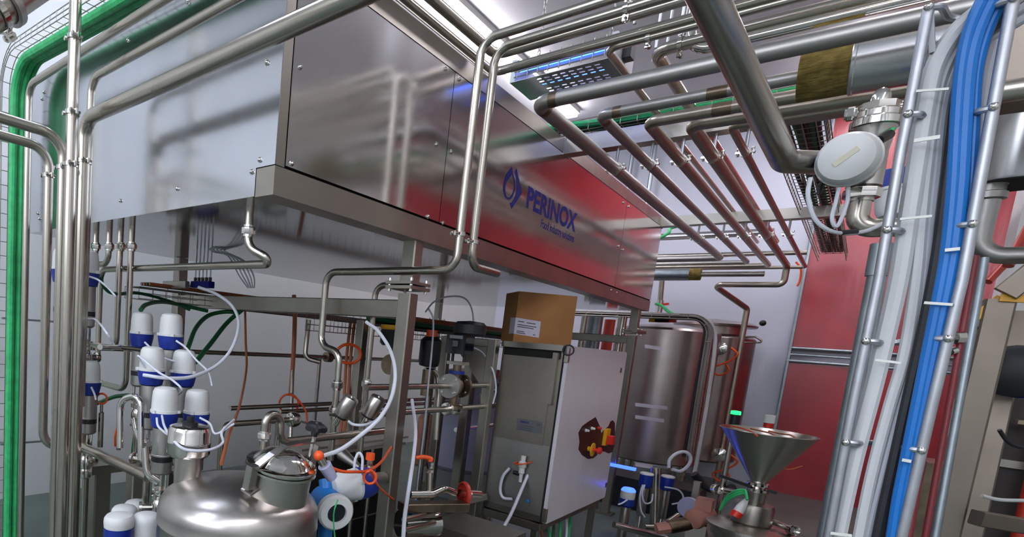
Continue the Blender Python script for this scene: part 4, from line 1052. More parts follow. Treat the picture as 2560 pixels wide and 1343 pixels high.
# uprights behind
for i, (u, v, tt, s, lab) in enumerate(((1165, 1020, 4.9, .085, 'wide steel upright behind the flanged valve'), (1205, 1060, 4.9, .06, 'slim steel upright left of the skid frame'), (1095, 1050, 4.6, .06, 'steel upright seen just right of the front post'), (1070, 1010, 4.5, .035, 'thin steel upright closest behind the front post'))):
    p = tp(u, v, tt); h = tp(u, 850 if i != 1 else 975, tt).z
    tag(MB().beam((p.x, p.y, 0), (p.x, p.y, h), s, s, AX).build('steel_upright', FRAME), lab, 'post')
q = tp(1215, 978, 4.9); pipe('bright pipe end bending over the slim upright', [tp(1205, 1030, 4.85), tp(1205, 978, 4.85), tp(1245, 975, 4.7)], .02, .05, BRIGHT)
q = tp(1140, 1075, 5.2); pipe('pale horizontal pipe behind the uprights', [q, run(q, AX, u=1235)], .022, None, BRIGHT)
q = tp(1150, 935, 4.9); tag(MB().beam(q, run(q, AX, u=1240), .07, .09, AY).build('steel_crossbar', FRAME), 'steel crossbar between the flanged valve and the skid frame', 'beam')
q = tp(1080, 1045, 4.9); pipe('upright pipe with a bend near the front post', [tp(1062, 925, 4.3), tp(1092, 930, 4.35), tp(1098, 985, 4.35), tp(1090, 1100, 4.35)], .02, .06, PIPE)
# pale plastic tank behind
q = tp(1155, 1150, 6.6)
t = thing('plastic_tank', 'pale lavender plastic tank behind the steel uprights', 'tank', (q.x, q.y, 0))
MB().lathe((q.x, q.y, 0), AZ, [(.36, .3), (.40, .34), (.40, 1.30), (.34, 1.40), (.12, 1.44), (0, 1.44)], 30).build('shell', PURP, t)
MB().lathe((q.x, q.y, 0), AZ, [(.42, 0), (.42, .3)], 30).build('base_ring', GREYP, t)
q = tp(1065, 1075, 4.8)
t = thing('red_canister', 'dull orange canister between the uprights behind the front post', 'canister', q)
MB().lathe(q-AZ*.3, AZ, [(.07, 0), (.08, .01), (.08, .22), (.07, .23), (.075, .24), (.075, .40), (.05, .43), (.0, .435)], 20).build('body', PINKP, t)
# lower piping with the red wheel
w0 = tp(1025, 1236, 3.2); w1 = tp(1080, 1236, 3.25); w2 = tp(1110, 1222, 3.3); w3 = tp(1135, 1232, 3.35); w4 = tp(1200, 1236, 3.5)
o = pipe('low polished pipe with an upright branch, leading to the red wheel valve', [w0, w1, w2, w3, w4], .022, .1, BRIGHT)
bq = tp(1073, 1232, 3.25); MB().cyl(bq, tp(1075, 1175, 3.25), .016, 12).build('branch', PIPE, o)
for v, r in ((1178, .022), (1168, .018), (1160, .022)): MB().cyl(tp(1075, v+4, 3.25), tp(1075, v-3, 3.25), r, 8).build('branch_fitting', BRIGHT, o)
tq = tp(1076, 1152, 3.25)
MB().tube(smooth([tq-AZ*.005, tq+AZ*.012, tq + V((-.03, .03, .018)), tq+V((-.06, .06, .01))]), .013, 10).build('orange_plug', ORANGE, o)
p = tp(1160, 1236, 3.4); hw = thing('wheel_valve', 'dark red wheel on the low pipe left of the skid frame', 'valve', p)
ax = (AX*.75 - AY*.5).normalized()
m = MB(); m.lathe(p-ax*.012, ax, [(.066, 0), (.076, .004), (.076, .02), (.066, .024), (.02, .018), (.02, .004)], 26, False); m.build('wheel', REDH, hw)
MB().cyl(p-ax*.03, p+ax*.05, .014, 10).build('spindle', BRIGHT, hw)
q = tp(1100, 1262, 3.3); tag(MB().beam(q+V((-.25, .1, 0)), q+V((.12, -.1, 0)), .08, .05).build('steel_bracket', TINT), 'dark steel bracket under the low polished pipe', 'bracket')
p = tp(1045, 1290, 3.4)
t = thing('pump', 'shiny pump with a blue cover low beside the front post', 'pump', p-AZ*.2)
MB().cyl(p+V((-.1, .05, -.05)), p+V((.12, -.05, -.05)), .085, 22).build('housing', BRIGHT, t)
MB().box(p+V((-.09, -.06, .03)), p+V((.09, .08, .065))).build('blue_cover', TEALB, t)
MB().box(p+V((-.12, -.1, -.2)), p+V((.12, .1, -.14))).build('foot', FRAME, t)
p = tp(1190, 1345, 3.7)
t = thing('floor_machine', 'grey steel base with a slanted cover low in the middle', 'machine base', (p.x, p.y, 0))
MB().prism([(p.x-.3, p.y-.2, .0), (p.x-.3, p.y-.2, p.z-.1), (p.x-.12, p.y-.2, p.z+.04), (p.x+.3, p.y-.2, p.z+.04), (p.x+.3, p.y-.2, 0)], (0, .5, 0)).build('cover', FRAME, t)
MB().beam((p.x-.1, p.y+.35, 0), (p.x-.1, p.y+.35, p.z+.3), .05, .05).build('stub_post', FRAME, t)
p = tp(1155, 1270, 4.6)
t = tag(MB().beam(tp(1130, 1262, 4.4), tp(1215, 1240, 4.4), .05, .06, AZ).build('steel_crossbar', FRAME), 'low dark crossbar left of the skid frame', 'beam')
for v, lab in ((1315, 'lower of two thin pipes near the floor beside the front post'), (1290, 'upper of two thin pipes near the floor beside the front post')):
    pipe(lab, [tp(1010, v+10, 3.0), tp(1085, v-8, 3.3)], .016, None, PIPE)

# ================================================================== black backed panel right of the foreground tank
q = yp(880, 1230, 2.45)
pn = thing('black_panel_unit', 'black panelled unit with thin bright joints behind the blue transmitter', 'cabinet', (2.6, 2.5, 0))
x0 = yp(735, 1200, 2.45).x; x1 = yp(985, 1200, 2.45).x; zt = yp(860, 1128, 2.45).z
MB().box((x0, 2.45, .05), (x1, 2.75, zt)).build('panel', DARKSHEET, pn)
MB().box((x0-.02, 2.40, zt), (x1+.03, 2.78, zt+.02)).build('top_sheet', STEEL, pn)
MB().box((x0-.02, 2.38, zt+.055), (x1+.03, 2.5, zt+.07)).build('top_rail', STEEL, pn)
for v in (1250, 1305): z = yp(860, v, 2.449).z; MB().box((x0, 2.445, z-.004), (x1, 2.45, z+.004)).build('joint_strip', STEEL, pn)
for u in (918, 880): x = yp(u, 1250, 2.40).x; MB().cyl((x, 2.40, .05), (x, 2.40, zt), .016, 12).build('upright_tube', PIPE, pn)
p = tp(908, 1203, 2.55)
pipe('short thick pipe behind the white capped side valve', [p, tp(978, 1191, 3.5)], .033, None, STEEL)
# sideways valve with white cap
t = make_valve('process_valve', 'white capped valve lying on its side above the blue transmitter', None)
ax = (-AX*.86 + AY*.35 - AZ*.12).normalized(); x, y, _ = basis(ax)
p = tp(893, 1210, 2.42); Mx = Matrix((x, y, ax)).transposed().to_4x4(); Mx.translation = p; t.matrix_world = Mx @ Matrix.Diagonal((1.05, 1.05, 1.05, 1))
for ch in list(t.children):
    if ch.name.split('.')[0] not in ('cap', 'blue_head'): bpy.data.objects.remove(ch)
# blue transmitter with a round display
p = tp(818, 1276, 2.3); fa = (-AX*.45 - AY*.85 - AZ*.05).normalized(); 
t = thing('flow_transmitter', 'blue flow transmitter with a round white rimmed display beside the tank', 'transmitter', p - AZ*.2)
c = tp(838, 1280, 2.26)
MB().lathe(c-fa*.16, fa, [(.04, 0), (.062, .01), (.066, .03), (.066, .12), (.07, .125), (.07, .14)], 26).build('housing', TEALB, t)
MB().lathe(c-fa*.02, fa, [(.072, 0), (.074, .006), (.074, .03), (.066, .04), (.040, .043), (.038, .03)], 30, False).build('display_ring', WHITE, t)
MB().lathe(c, fa, [(.042, 0), (.042, .012)], 26).build('display_glass', SIGHT, t)
MB().cyl(c-fa*.09-AZ*.05, c-fa*.09-AZ*.22, .03, 16).build('neck', TEALB, t)
MB().cyl(c-fa*.12+AZ*.05, c-fa*.14+AZ*.085, .03, 16).build('entry', TEALB, t)
MB().cyl(c-fa*.09-AZ*.15-AX*.03, c-fa*.09-AZ*.15-AX*.03-AZ*.03, .014, 10).build('orange_gland', ORANGE, t)
cable('orange cable sagging from the hatch knob to the post', [tp(800, 1143, 2.1), tp(822, 1165, 2.12), tp(850, 1178, 2.15), tp(885, 1180, 2.2), tp(920, 1177, 2.35), tp(950, 1158, 2.6), tp(972, 1128, 3.0), tp(992, 1095, 3.3)], .0065, ORANGE)
q = tp(925, 1194, 2.3); cable('coil of orange cable hanging on the sideways valve', [q + (V((.6, -.75, 0))*math.cos(a)+AZ*math.sin(a))*.026 for a in [PI/2+2*PI*k/12 for k in range(13)]] + [tp(945, 1215, 2.4), tp(962, 1232, 2.6), tp(985, 1250, 3.2)], .0055, ORANGE)
cable('white tube arching above the sideways valve', [tp(885, 1178, 2.3), tp(888, 1150, 2.3), tp(897, 1133, 2.3), tp(906, 1145, 2.3), tp(905, 1175, 2.3)], .0055, HOSE, name='air_tube', cat='tube')
cable('green earth wire in front of the blue transmitter', [tp(845, 1250, 2.18), tp(836, 1275, 2.16), tp(834, 1300, 2.18), tp(837, 1345, 2.2)], .003, GREEN)
p = tp(925, 1150, 2.5); t = thing('sensor', 'steel sensor with an orange cap behind the white arch tube', 'sensor', p-AZ*.1)
MB().lathe(p-AZ*.11, AZ, [(.02, 0), (.02, .06), (.03, .062), (.03, .08), (.014, .085), (.014, .11)], 14).build('sensor_body', PIPE, t)
MB().cyl(p, p+AZ*.03, .02, 10).build('orange_cap', ORANGE, t)
p = tp(855, 1135, 2.6); pp = tp(900, 1170, 2.5)
tag(MB().cyl(p, pp, .03, 16, .012).build('steel_cone', STEEL), 'small steel cone fitting above the sideways valve', 'fitting')

# uprights seen between the carton and the far post
for u, tt, r, m, v0, v1, lab in ((1489, 6.6, .085, GALV, 742, 872, 'thick grey upright pipe right of the carton'), (1527, 6.9, .06, REDH, 760, 872, 'red upright pipe between the carton and the far post'), (1556, 6.2, .045, PIPE, 770, 880, 'slim steel upright pipe just left of the far post'), (1462, 6.4, .03, PIPE, 790, 872, 'thin steel upright pipe directly right of the carton')):
    a, b = tp(u, v0, tt), tp(u-12, v1, tt)
    tag(MB().cyl(V((b.x, b.y, 0)), V((b.x, b.y, min(a.z, 2.15))), r, 16).build('upright_pipe', m), lab, 'pipe')

# ================================================================== far end: tanks, hopper, valves
t1c = xp(1655, 950, 9.0); 
e1 = xp(1768, 818, 9.0)
def far_tank(cx, cy, R, z0, z1, label, loc=None):
    t = thing('steel_tank', label, 'tank', (cx, cy, 0))
    MB().lathe((cx, cy, 0), AZ, [(R*.7, z0-.05), (R-.02, z0-.02), (R, z0), (R, z1-.03), (R-.03, z1), (R*.4, z1+.06), (0, z1+.07)], 56).build('shell', DULLRED, t)
    for k in range(3):
        a = 2*PI*k/3+.9; c = V((cx+R*.75*math.cos(a), cy+R*.75*math.sin(a), 0)); MB().cyl(c, c+AZ*z0, .035, 12).build('leg', PIPE, t)
    return t
DULLRED = mat('brushed_tank_steel', 'b3a8a4', 1, .33, var=.1, vscale=4, rvar=.05)
T1 = V((9.0, 2.02)); R1 = .62
ft = far_tank(T1.x, T1.y, R1, .38, xp(1700, 822, 8.6).z, 'wide brushed steel tank with paper strips, right of the far post')
def strip(u0, u1, v0, v1, h, parent):
    # paper strip following the shell
    a = []; n = 8
    m = MB()
    for k in range(n+1):
        u = u0+(u1-u0)*k/n; v = v0+(v1-v0)*k/n
        for hh in (0, h):
            r = ray(u, v+hh); dx, dy = r.x, r.y; ox, oy = -T1.x, -T1.y
            A = dx*dx+dy*dy; B = 2*(ox*dx+oy*dy); Cc = ox*ox+oy*oy-(R1+.002)**2
            dsc = max(0, B*B-4*A*Cc); s = (-B-math.sqrt(dsc))/(2*A); m.v.append(EYE + r*s)
    for k in range(n): m.f.append([2*k, 2*k+2, 2*k+3, 2*k+1])
    m.build('paper_strip', PAPER, parent)
strip(1612, 1656, 861, 868, 9, ft); strip(1588, 1668, 1007, 1016, 9, ft); strip(1588, 1660, 1038, 1048, 9, ft); strip(1588, 1632, 1156, 1163, 10, ft)
T2 = xp(1768, 900, 9.85); R2 = .5
f2 = far_tank(9.8, 1.62, R2, .40, xp(1800, 838, 9.4).z, 'narrow tank in red light beside the far wall with a round lid')
zl = xp(1800, 812, 9.5).z
MB().lathe((9.8, 1.62, zl-.14), AZ, [(R2*.72, 0), (R2*.72, .12), (R2*.98, .125), (R2*1.0, .15), (R2*.9, .18), (0, .24)], 40).build('lid', DULLRED, f2)
MB().sphere((9.75, 1.08, zl+.06), .04, 12).build('lid_knob', BLACK, f2)
m = MB(); q = xp(1850, 842, 9.5); m.tube(fillet([q, q+V((0, -.16, .01)), q+V((0, -.28, -.06)), q+V((0, -.02, -.075))], .02), .012, 8); m.build('handle', PIPE, f2)
for v, nm in ((872, 'upper'), (1135, 'lower')):
    p = xp(1802, v, 9.25)
    MB().lathe(p-AX*.05, -AX, [(.07, 0), (.09, .02), (.09, .06), (.0, .09)], 16).build('light_fitting', BRIGHT, f2)
    MB().tube(smooth([p+V((-.08, -.12, .02)), p+V((-.08, -.2, -.06)), p+V((-.08, -.12, -.16)), p+V((-.08, -.02, -.22)), p+V((-.08, .04, -.28)), p+V((-.08, -.04, -.35)), p+V((-.08, -.14, -.28)), p+V((-.08, -.1, -.2))]), .012, 8).build('orange_cable', ORANGE, f2)
# tray ladder on the edge of the wide tank
zc = xp(1700, 800, 8.5).z
pq = [xp(1600, 795, 8.35), xp(1745, 800, 8.35), xp(1778, 830, 8.35)]
pts = [V((8.35, xp(1590, 790, 8.35).y+1.0, zc)), V((8.35, xp(1772, 820, 8.35).y, zc)), V((8.35, xp(1772, 820, 8.35).y-.01, .5))]
basket('wire tray bending down the right edge of the wide far tank', pts, AX, .16, .06, .18, step=.2, r=.006)
for k, (m, r) in enumerate(((GREYC, .035), (BLACKC, .02))):
    q = [p + V((.03-.08*k, .02*k, .03)) for p in pts]; q[2] = V((q[1].x, q[1].y, .55))
    tag(MB().tube(fillet(q, .2), r, 8).build('cable_bundle', m), '%s cable in the tray on the edge of the wide far tank' % ['thick grey', 'black'][k], 'cable')
cable('pinkish white cable beside the tray on the wide far tank', [xp(1700, 787, 8.3), xp(1760, 795, 8.3), xp(1785, 825, 8.3), xp(1786, 880, 8.3), xp(1772, 980, 8.3), xp(1752, 1100, 8.3), xp(1735, 1190, 8.3)], .022, PALEC)
for k, (u, c) in enumerate(((1655, ORANGE), (1672, REDP), (1640, YELLOW))):
    q = xp(u, 806, 8.45); tag(MB().box(q-V((.03, .08, .0)), q+V((.03, .08, .05))).build('tag_plate', c), ['orange', 'red', 'yellow'][k] + ' tag lying on top of the wide far tank', 'tag')
# small pipe with a valve on the wall left of the tanks
q = xp(1660, 690, 9.4)
pipe('short pipe bending down on the wall beyond the enclosure end', [q + AY*.35, q + AY*.02, xp(1650, 760, 9.4)], .035, .08, PIPE)
q = xp(1650, 760, 9.4); t = thing('wall_tap', 'small tap with a red handle on the far wall beyond the enclosure end', 'tap', q)
MB().cyl(q+AZ*.05, q-AZ*.16, .045, 12).build('body', BRIGHT, t); MB().beam(q+V((-.04, .02, -.02)), q+V((-.04, -.12, .0)), .03, .03).build('handle', REDP, t)
q = xp(1645, 752, 9.0); cable('green hose end curling above the far tray', [xp(1640, 760, 9.0), xp(1655, 765, 8.9), xp(1672, 780, 8.8), xp(1690, 788, 8.7)], .02, GREEN)
cable('green cable looping out past the far corner of the enclosure', [V((6.95, 2.2, 2.78)), xp(1660, 590, 7.2), xp(1675, 572, 7.3), xp(1700, 565, 7.4)], .016, GREEN)
q = xp(1720, 590, 9.0); pipe('foil wrapped pipe crossing the wall beyond the enclosure', [q + AY*1.4, q + AY*.2, q - AY*.9], .045, None, CLAD)
q = xp(1700, 640, 9.2); pipe('horizontal pipe high on the far wall behind the pipe ends', [q + AY*1.0, V((9.2, .72, q.z))], .03, None, PIPE)
for u, lab in ((1576, 'left of two upright conduits on the far wall'), (1630, 'right of two upright conduits on the far wall')):
    q = xp(u, 420, 10.3); tag(MB().cyl((10.3, q.y, 2.6), (10.3, q.y, ZC), .03, 10).build('conduit', GALV), lab, 'conduit', 'upright conduits on the far wall')
# orange sensor cable hanging from the wall pipe
cable('small orange cable hanging at the left edge of the red door', [xp(1990, 655, 9.6), xp(2002, 672, 9.6), xp(2000, 700, 9.6), xp(1993, 716, 9.6)], .012, ORANGE)
tag(MB().box(xp(1845, 950, 10.48)-V((.05, .07, .16)), xp(1845, 950, 10.48)+V((0, .07, .16))).build('socket_box', GREYP), 'grey socket box on the far wall right of the narrow tank', 'socket')

# hopper on its drum
hc = tp(1918, 1090, 4.35); hp = V((hc.x, hc.y, 0)); zr_ = hc.z + .03; zn = tp(1890, 1205, 4.35).z
hop = thing('funnel_hopper', 'open steel funnel on a butterfly valve and drum in front of the red door', 'hopper', hp)
MB().lathe(hp, AZ, [(.05, zn-.05), (.052, zn), (.298, zr_), (.302, zr_), (.302, zr_+.004), (.296, zr_+.004), (.046, zn+.004), (.044, zn-.05)], 48, False).build('funnel', STEEL, hop)
MB().ring(hp+AZ*zr_, AZ, .3, .005, 48, 6).build('funnel_rim', STEEL, hop)
MB().lathe(hp, AZ, [(.05, zn-.085), (.07, zn-.08), (.07, zn-.06), (.05, zn-.055), (.07, zn-.035), (.07, zn-.015), (.05, zn-.01)], 22).build('clamp', BRIGHT, hop)
MB().lathe(hp, AZ, [(.06, zn-.17), (.06, zn-.09), (.075, zn-.088), (.075, zn-.08), (.05, zn-.078)], 22).build('neck', FRAME, hop)
MB().beam(hp+AZ*(zn-.05)+V((-.03, .04, 0)), hp+AZ*(zn-.03)+V((-.1, .24, .03)), .03, .022).build('black_handle', BLACK, hop)
MB().beam(hp+AZ*(zn-.06)+V((0, -.06, 0)), hp+AZ*(zn-.065)+V((0, -.12, 0)), .03, .02).build('black_knob', BLACK, hop)
MB().lathe(hp, AZ, [(.12, zn-.34), (.13, zn-.33), (.13, zn-.2), (.12, zn-.18), (.06, zn-.17)], 30).build('pump_bowl', FRAME, hop)
MB().lathe(hp, AZ, [(.25, .08), (.27, .1), (.27, zn-.40), (.285, zn-.395), (.285, zn-.375), (.24, zn-.355), (.12, zn-.34), (0, zn-.34)], 40).build('drum', STEEL, hop)
for k in range(3):
    a = 2*PI*k/3; c = hp + V((math.cos(a)*.2, math.sin(a)*.2, 0)); MB().cyl(c, c+AZ*.09, .03, 12).build('foot', BLACK, hop)
def outlet(p, d, lab):
    d = V(d).normalized()
    m = MB(); m.tube([p, p+d*.14], .022, 12); m.build('outlet_pipe', BRIGHT, hop)
    e = p + d*.15; MB().lathe(e-V((-.3, -.9, 0)).normalized()*.02, V((-.8, -.55, .1)), [(.02, 0), (.04, .004), (.042, .05), (.034, .052), (.03, .02)], 18).build('outlet_ferrule', BRIGHT, hop)
outlet(hp+AZ*(zn-.12)+V((-.03, .1, 0)), (-.45, .8, .05), '')
outlet(hp+AZ*(zn-.30)+V((.05, -.12, 0)), (-.35, -.8, -.1), '')
# plug and green cables on the hopper drum
p = tp(1852, 1270, 4.2); t = thing('power_plug', 'white power plug with a red rim hanging over the hopper drum', 'plug', p-AZ*.06)
ax = (AZ*.9 + V((.3, -.3, 0))).normalized()
MB().lathe(p-ax*.08, ax, [(.036, 0), (.038, .04), (.034, .045)], 18).build('red_rim', REDP, t)
MB().lathe(p-ax*.04, ax, [(.034, 0), (.032, .05), (.024, .08), (.012, .12), (0, .121)], 18).build('body', WHITE, t)
for k in range(3):
    cable('green cable arching over the hopper drum, %s' % ['lowest', 'middle', 'highest'][k], [tp(1800, 1275, 4.4), tp(1815, 1255-5*k, 4.35), tp(1838, 1240-6*k, 4.25), tp(1862, 1234-4*k, 4.2), tp(1868, 1250, 4.15)], .009, GREEN, group='green cables on the hopper drum')
cable('thin orange wire drooping right of the funnel', [tp(1945, 1170, 4.6), tp(1975, 1174, 4.7), tp(2005, 1166, 4.8)], .005, RUSTO)
# beacon and plug behind the funnel
q = tp(1838, 1042, 5.0); t = thing('beacon', 'green signal beacon on a black base behind the funnel', 'beacon', q-AZ*.1)
MB().cyl(q-AZ*.09, q+AZ*.02, .035, 18).build('base', BLACK, t); MB().lathe(q+AZ*.02, AZ, [(.037, 0), (.038, .004), (.036, .03), (.0, .034)], 18).build('lens', GLED, t)
tag(MB().cyl(V((q.x, q.y, 0)), q-AZ*.09, .022, 10).build('beacon_pole', PIPE), 'thin pole carrying the green beacon behind the funnel', 'pole')
q = tp(1923, 1052, 5.0); t = thing('socket', 'white round socket with a red collar behind the funnel', 'socket', q-AZ*.1)
MB().cyl(q-AZ*.02, q+AZ*.05, .042, 18).build('body', WHITE, t); MB().cyl(q-AZ*.06, q-AZ*.02, .036, 18).build('collar', REDP, t)
tag(MB().cyl(V((q.x, q.y, 0)), q-AZ*.06, .025, 10).build('socket_pole', PIPE), 'thin pole carrying the white socket behind the funnel', 'pole')
for k in range(3):
    q = hp + AZ*(zr_+.004) + V((-.16+.1*k, .18-.1*k, 0)); cable('orange cord lying across the funnel mouth, %s' % ['left', 'middle', 'right'][k], [tp(1832+45*k, 1066+6*k, 4.5), tp(1858+45*k, 1072+6*k, 4.4), tp(1880+48*k, 1080+4*k, 4.25), tp(1893+48*k, 1090+3*k, 4.1)], .006, ORANGE if k == 0 else RUSTO, group='orange cords on the funnel')
# valves with blue heads
def blue_valve(u, v, tt, lab):
    t = thing('pneumatic_valve', lab, 'valve', tp(u, v, tt)); L = t.location
    MB().lathe(L, AZ, [(.058, 0), (.062, .003), (.06, .014), (.05, .02), (0, .022)], 22).build('cap', WHITE, t)
    MB().lathe(L-AZ*.13, AZ, [(.04, 0), (.055, .01), (.06, .05), (.06, .13)], 22).build('blue_head', BLUE, t)
    MB().lathe(L-AZ*.42, AZ, [(.03, 0), (.04, .02), (.042, .29)], 16).build('cylinder', STEEL, t)
    MB().lathe(L-AZ*.75, AZ, [(.03, 0), (.03, .1), (.05, .11), (.05, .14), (.03, .15), (.03, .33)], 14).build('valve_body', BRIGHT, t)
blue_valve(1617, 1187, 5.6, 'white topped blue valve, the left of two below the wide far tank')
blue_valve(1670, 1194, 5.6, 'white topped blue valve, the right of two below the wide far tank')
q = tp(1571, 1228, 5.3); t = thing('pneumatic_valve', 'white valve head with a glowing blue ring beside the far post', 'valve', q)
MB().lathe(q, AZ, [(.06, -.0), (.062, .006), (.055, .02), (.045, .03), (0, .034)], 22).build('blue_light', BLED, t)
MB().lathe(q-AZ*.07, AZ, [(.06, 0), (.062, .01), (.062, .07)], 22).build('cap', WHITE, t)
MB().lathe(q-AZ*.15, AZ, [(.05, 0), (.066, .02), (.066, .08)], 22).build('blue_head', BLUE, t)
MB().lathe(q-AZ*.55, AZ, [(.03, 0), (.04, .02), (.042, .4)], 16).build('cylinder', STEEL, t)
for k, (P, lab) in enumerate((([tp(1607, 1212, 5.5), tp(1600, 1240, 5.5), tp(1602, 1275, 5.5), tp(1612, 1293, 5.5)], 'white tube hanging left below the left blue valve'), ([tp(1612, 1212, 5.5), tp(1605, 1235, 5.5), tp(1612, 1258, 5.5), tp(1628, 1255, 5.5), tp(1632, 1235, 5.5)], 'looped white tube below the left blue valve'), ([tp(1662, 1218, 5.5), tp(1695, 1225, 5.5), tp(1708, 1242, 5.5), tp(1700, 1256, 5.5), tp(1680, 1261, 5.5)], 'white tube curling beside the right blue valve'), ([tp(1545, 1262, 5.2), tp(1556, 1258, 5.2), tp(1568, 1250, 5.2)], 'short white tube left of the glowing valve head'))):
    cable(lab, P, .008, HOSE, name='air_tube', cat='tube')
q = tp(1640, 1260, 5.8); pipe('upright steel column between the two blue valves', [tp(1638, 1320, 5.8), tp(1640, 1170, 5.8)], .05, None, PIPE)
pipe('shiny horizontal pipe below the blue valves', [tp(1535, 1312, 5.2), tp(1600, 1330, 5.2), tp(1665, 1345, 5.2)], .03, None, BRIGHT)
pipe('reddish pipe slanting up right of the steel column', [tp(1612, 1318, 5.4), tp(1650, 1318, 5.4), tp(1695, 1288, 5.5)], .024, .05, PIPE)
cable('white hose ring hanging at the lower right of the wide far tank', [tp(1672, 1170, 5.7), tp(1674, 1150, 5.7), tp(1690, 1135, 5.7), tp(1712, 1130, 5.7), tp(1726, 1142, 5.7), tp(1722, 1162, 5.7), tp(1702, 1178, 5.7), tp(1680, 1174, 5.7)], .016, HOSE, name='hose', cat='hose')
q = tp(1568, 1170, 6.0); tag(MB().beam(q+AY*.25, q-AY*.08, .05, .03, AX).build('indicator_bar', BLED), 'glowing blue bar behind the far post', 'light')
q = tp(1600, 1215, 6.4); tag(MB().box((q.x, q.y-.55, 0), (q.x+.5, q.y+.4, q.z+.06)).build('pump_housing', BLACK), 'dark machine housing behind the blue valves', 'machine')
# motor
p = tp(1752, 1292, 4.9); t = thing('pump_motor', 'salmon painted pump motor left of the hopper drum', 'motor', (p.x, p.y, 0))
a = (AX*.55 - AY*.2 + AZ*.12).normalized(); s_ = V((-.55, .75, -.1)).normalized()
MB().lathe(p-a*.12, a, [(.05, 0), (.075, .01), (.085, .03), (.085, .2), (.075, .22), (.05, .23)], 22).build('motor_body', PINKP, t)
MB().box(p+V((-.05, -.07, .06)), p+V((.09, .05, .16))).build('terminal_box', PINKP, t)
MB().cyl(p+s_*.04-AZ*.05, p+s_*.24-AZ*.1, .06, 18).build('gear_body', TINT, t)
MB().cyl(p+s_*.24-AZ*.1, p+s_*.34-AZ*.12, .05, 6).build('gear_cover', PINKP, t)
MB().box((p.x-.08, p.y-.1, 0), (p.x+.1, p.y+.08, p.z-.06)).build('pedestal', FRAME, t)
q = tp(1722, 1270, 5.2); t = thing('fan_cover', 'lavender round cover leaning left of the salmon motor', 'cover', q)
MB().lathe(q, (-.7, .2, .1), [(.0, -.02), (.09, -.01), (.1, 0), (.09, .02), (0, .03)], 24).build('cover', PURP, t)
q = tp(1740, 1230, 5.3); tag(MB().beam(V((q.x, q.y, 0)), q + AZ*.1, .06, .06).build('steel_upright', FRAME), 'purple lit upright left of the salmon motor', 'post')
q = tp(1770, 1210, 5.4); tag(MB().tube(smooth([tp(1735, 1185, 5.4), tp(1760, 1215, 5.4), tp(1800, 1228, 5.3), tp(1830, 1220, 5.0)]), .035, 10).build('black_hose', BLACKC), 'black hose running behind the motor to the hopper', 'hose')

# ================================================================== right foreground: cable ladder
LX = 1.92
lad = thing('cable_ladder', 'pale steel cable ladder leaning up the right side with hooked rungs', 'cable ladder', xp(2200, 1343, LX))
def ladder():
    def R(u, v): return xp(u, v, LX)
    l1 = [R(2322, 18), R(2252, 380), R(2197, 700), R(2135, 1000), R(2060, 1400)]
    r1 = [R(2540, -40), R(2470, 340), R(2405, 700), R(2330, 1010), R(2240, 1400)]
    MB().tube([l1[0], l1[-1]] if False else l1, .0105, 12).build('rail', ROD, lad)
    MB().tube(r1, .0105, 12).build('rail', ROD, lad)
    def at(pl, v):
        for a, b in zip(pl, pl[1:]):
            va, vb = proj(a)[1], proj(b)[1]
            if va <= v <= vb: return a.lerp(b, (v-va)/(vb-va))
        return pl[-1]
    for vl, vr in ((22, 0), (287, 270), (575, 560), (852, 845), (1103, 1123)):
        a, b = at(l1, vl), at(r1, vr); d = V((.07, 0, 0))
        P = fillet([a-AX*.004, a-AY*.02, a+d-AY*.035, b+d+AY*.035, b+AY*.02, b-AX*.004], .02, 4)
        MB().tube(P, .0075, 8).build('rung', ROD, lad)
        for q in (a, b): MB().sphere(q-AX*.012, .009, 10).build('rung_end', BRIGHT, lad)
    MB().beam(l1[0]+AZ*.006, l1[0]+V((.03, -.02, -.09)), .022, .012, AX).build('top_hook', ROD, lad)
ladder()
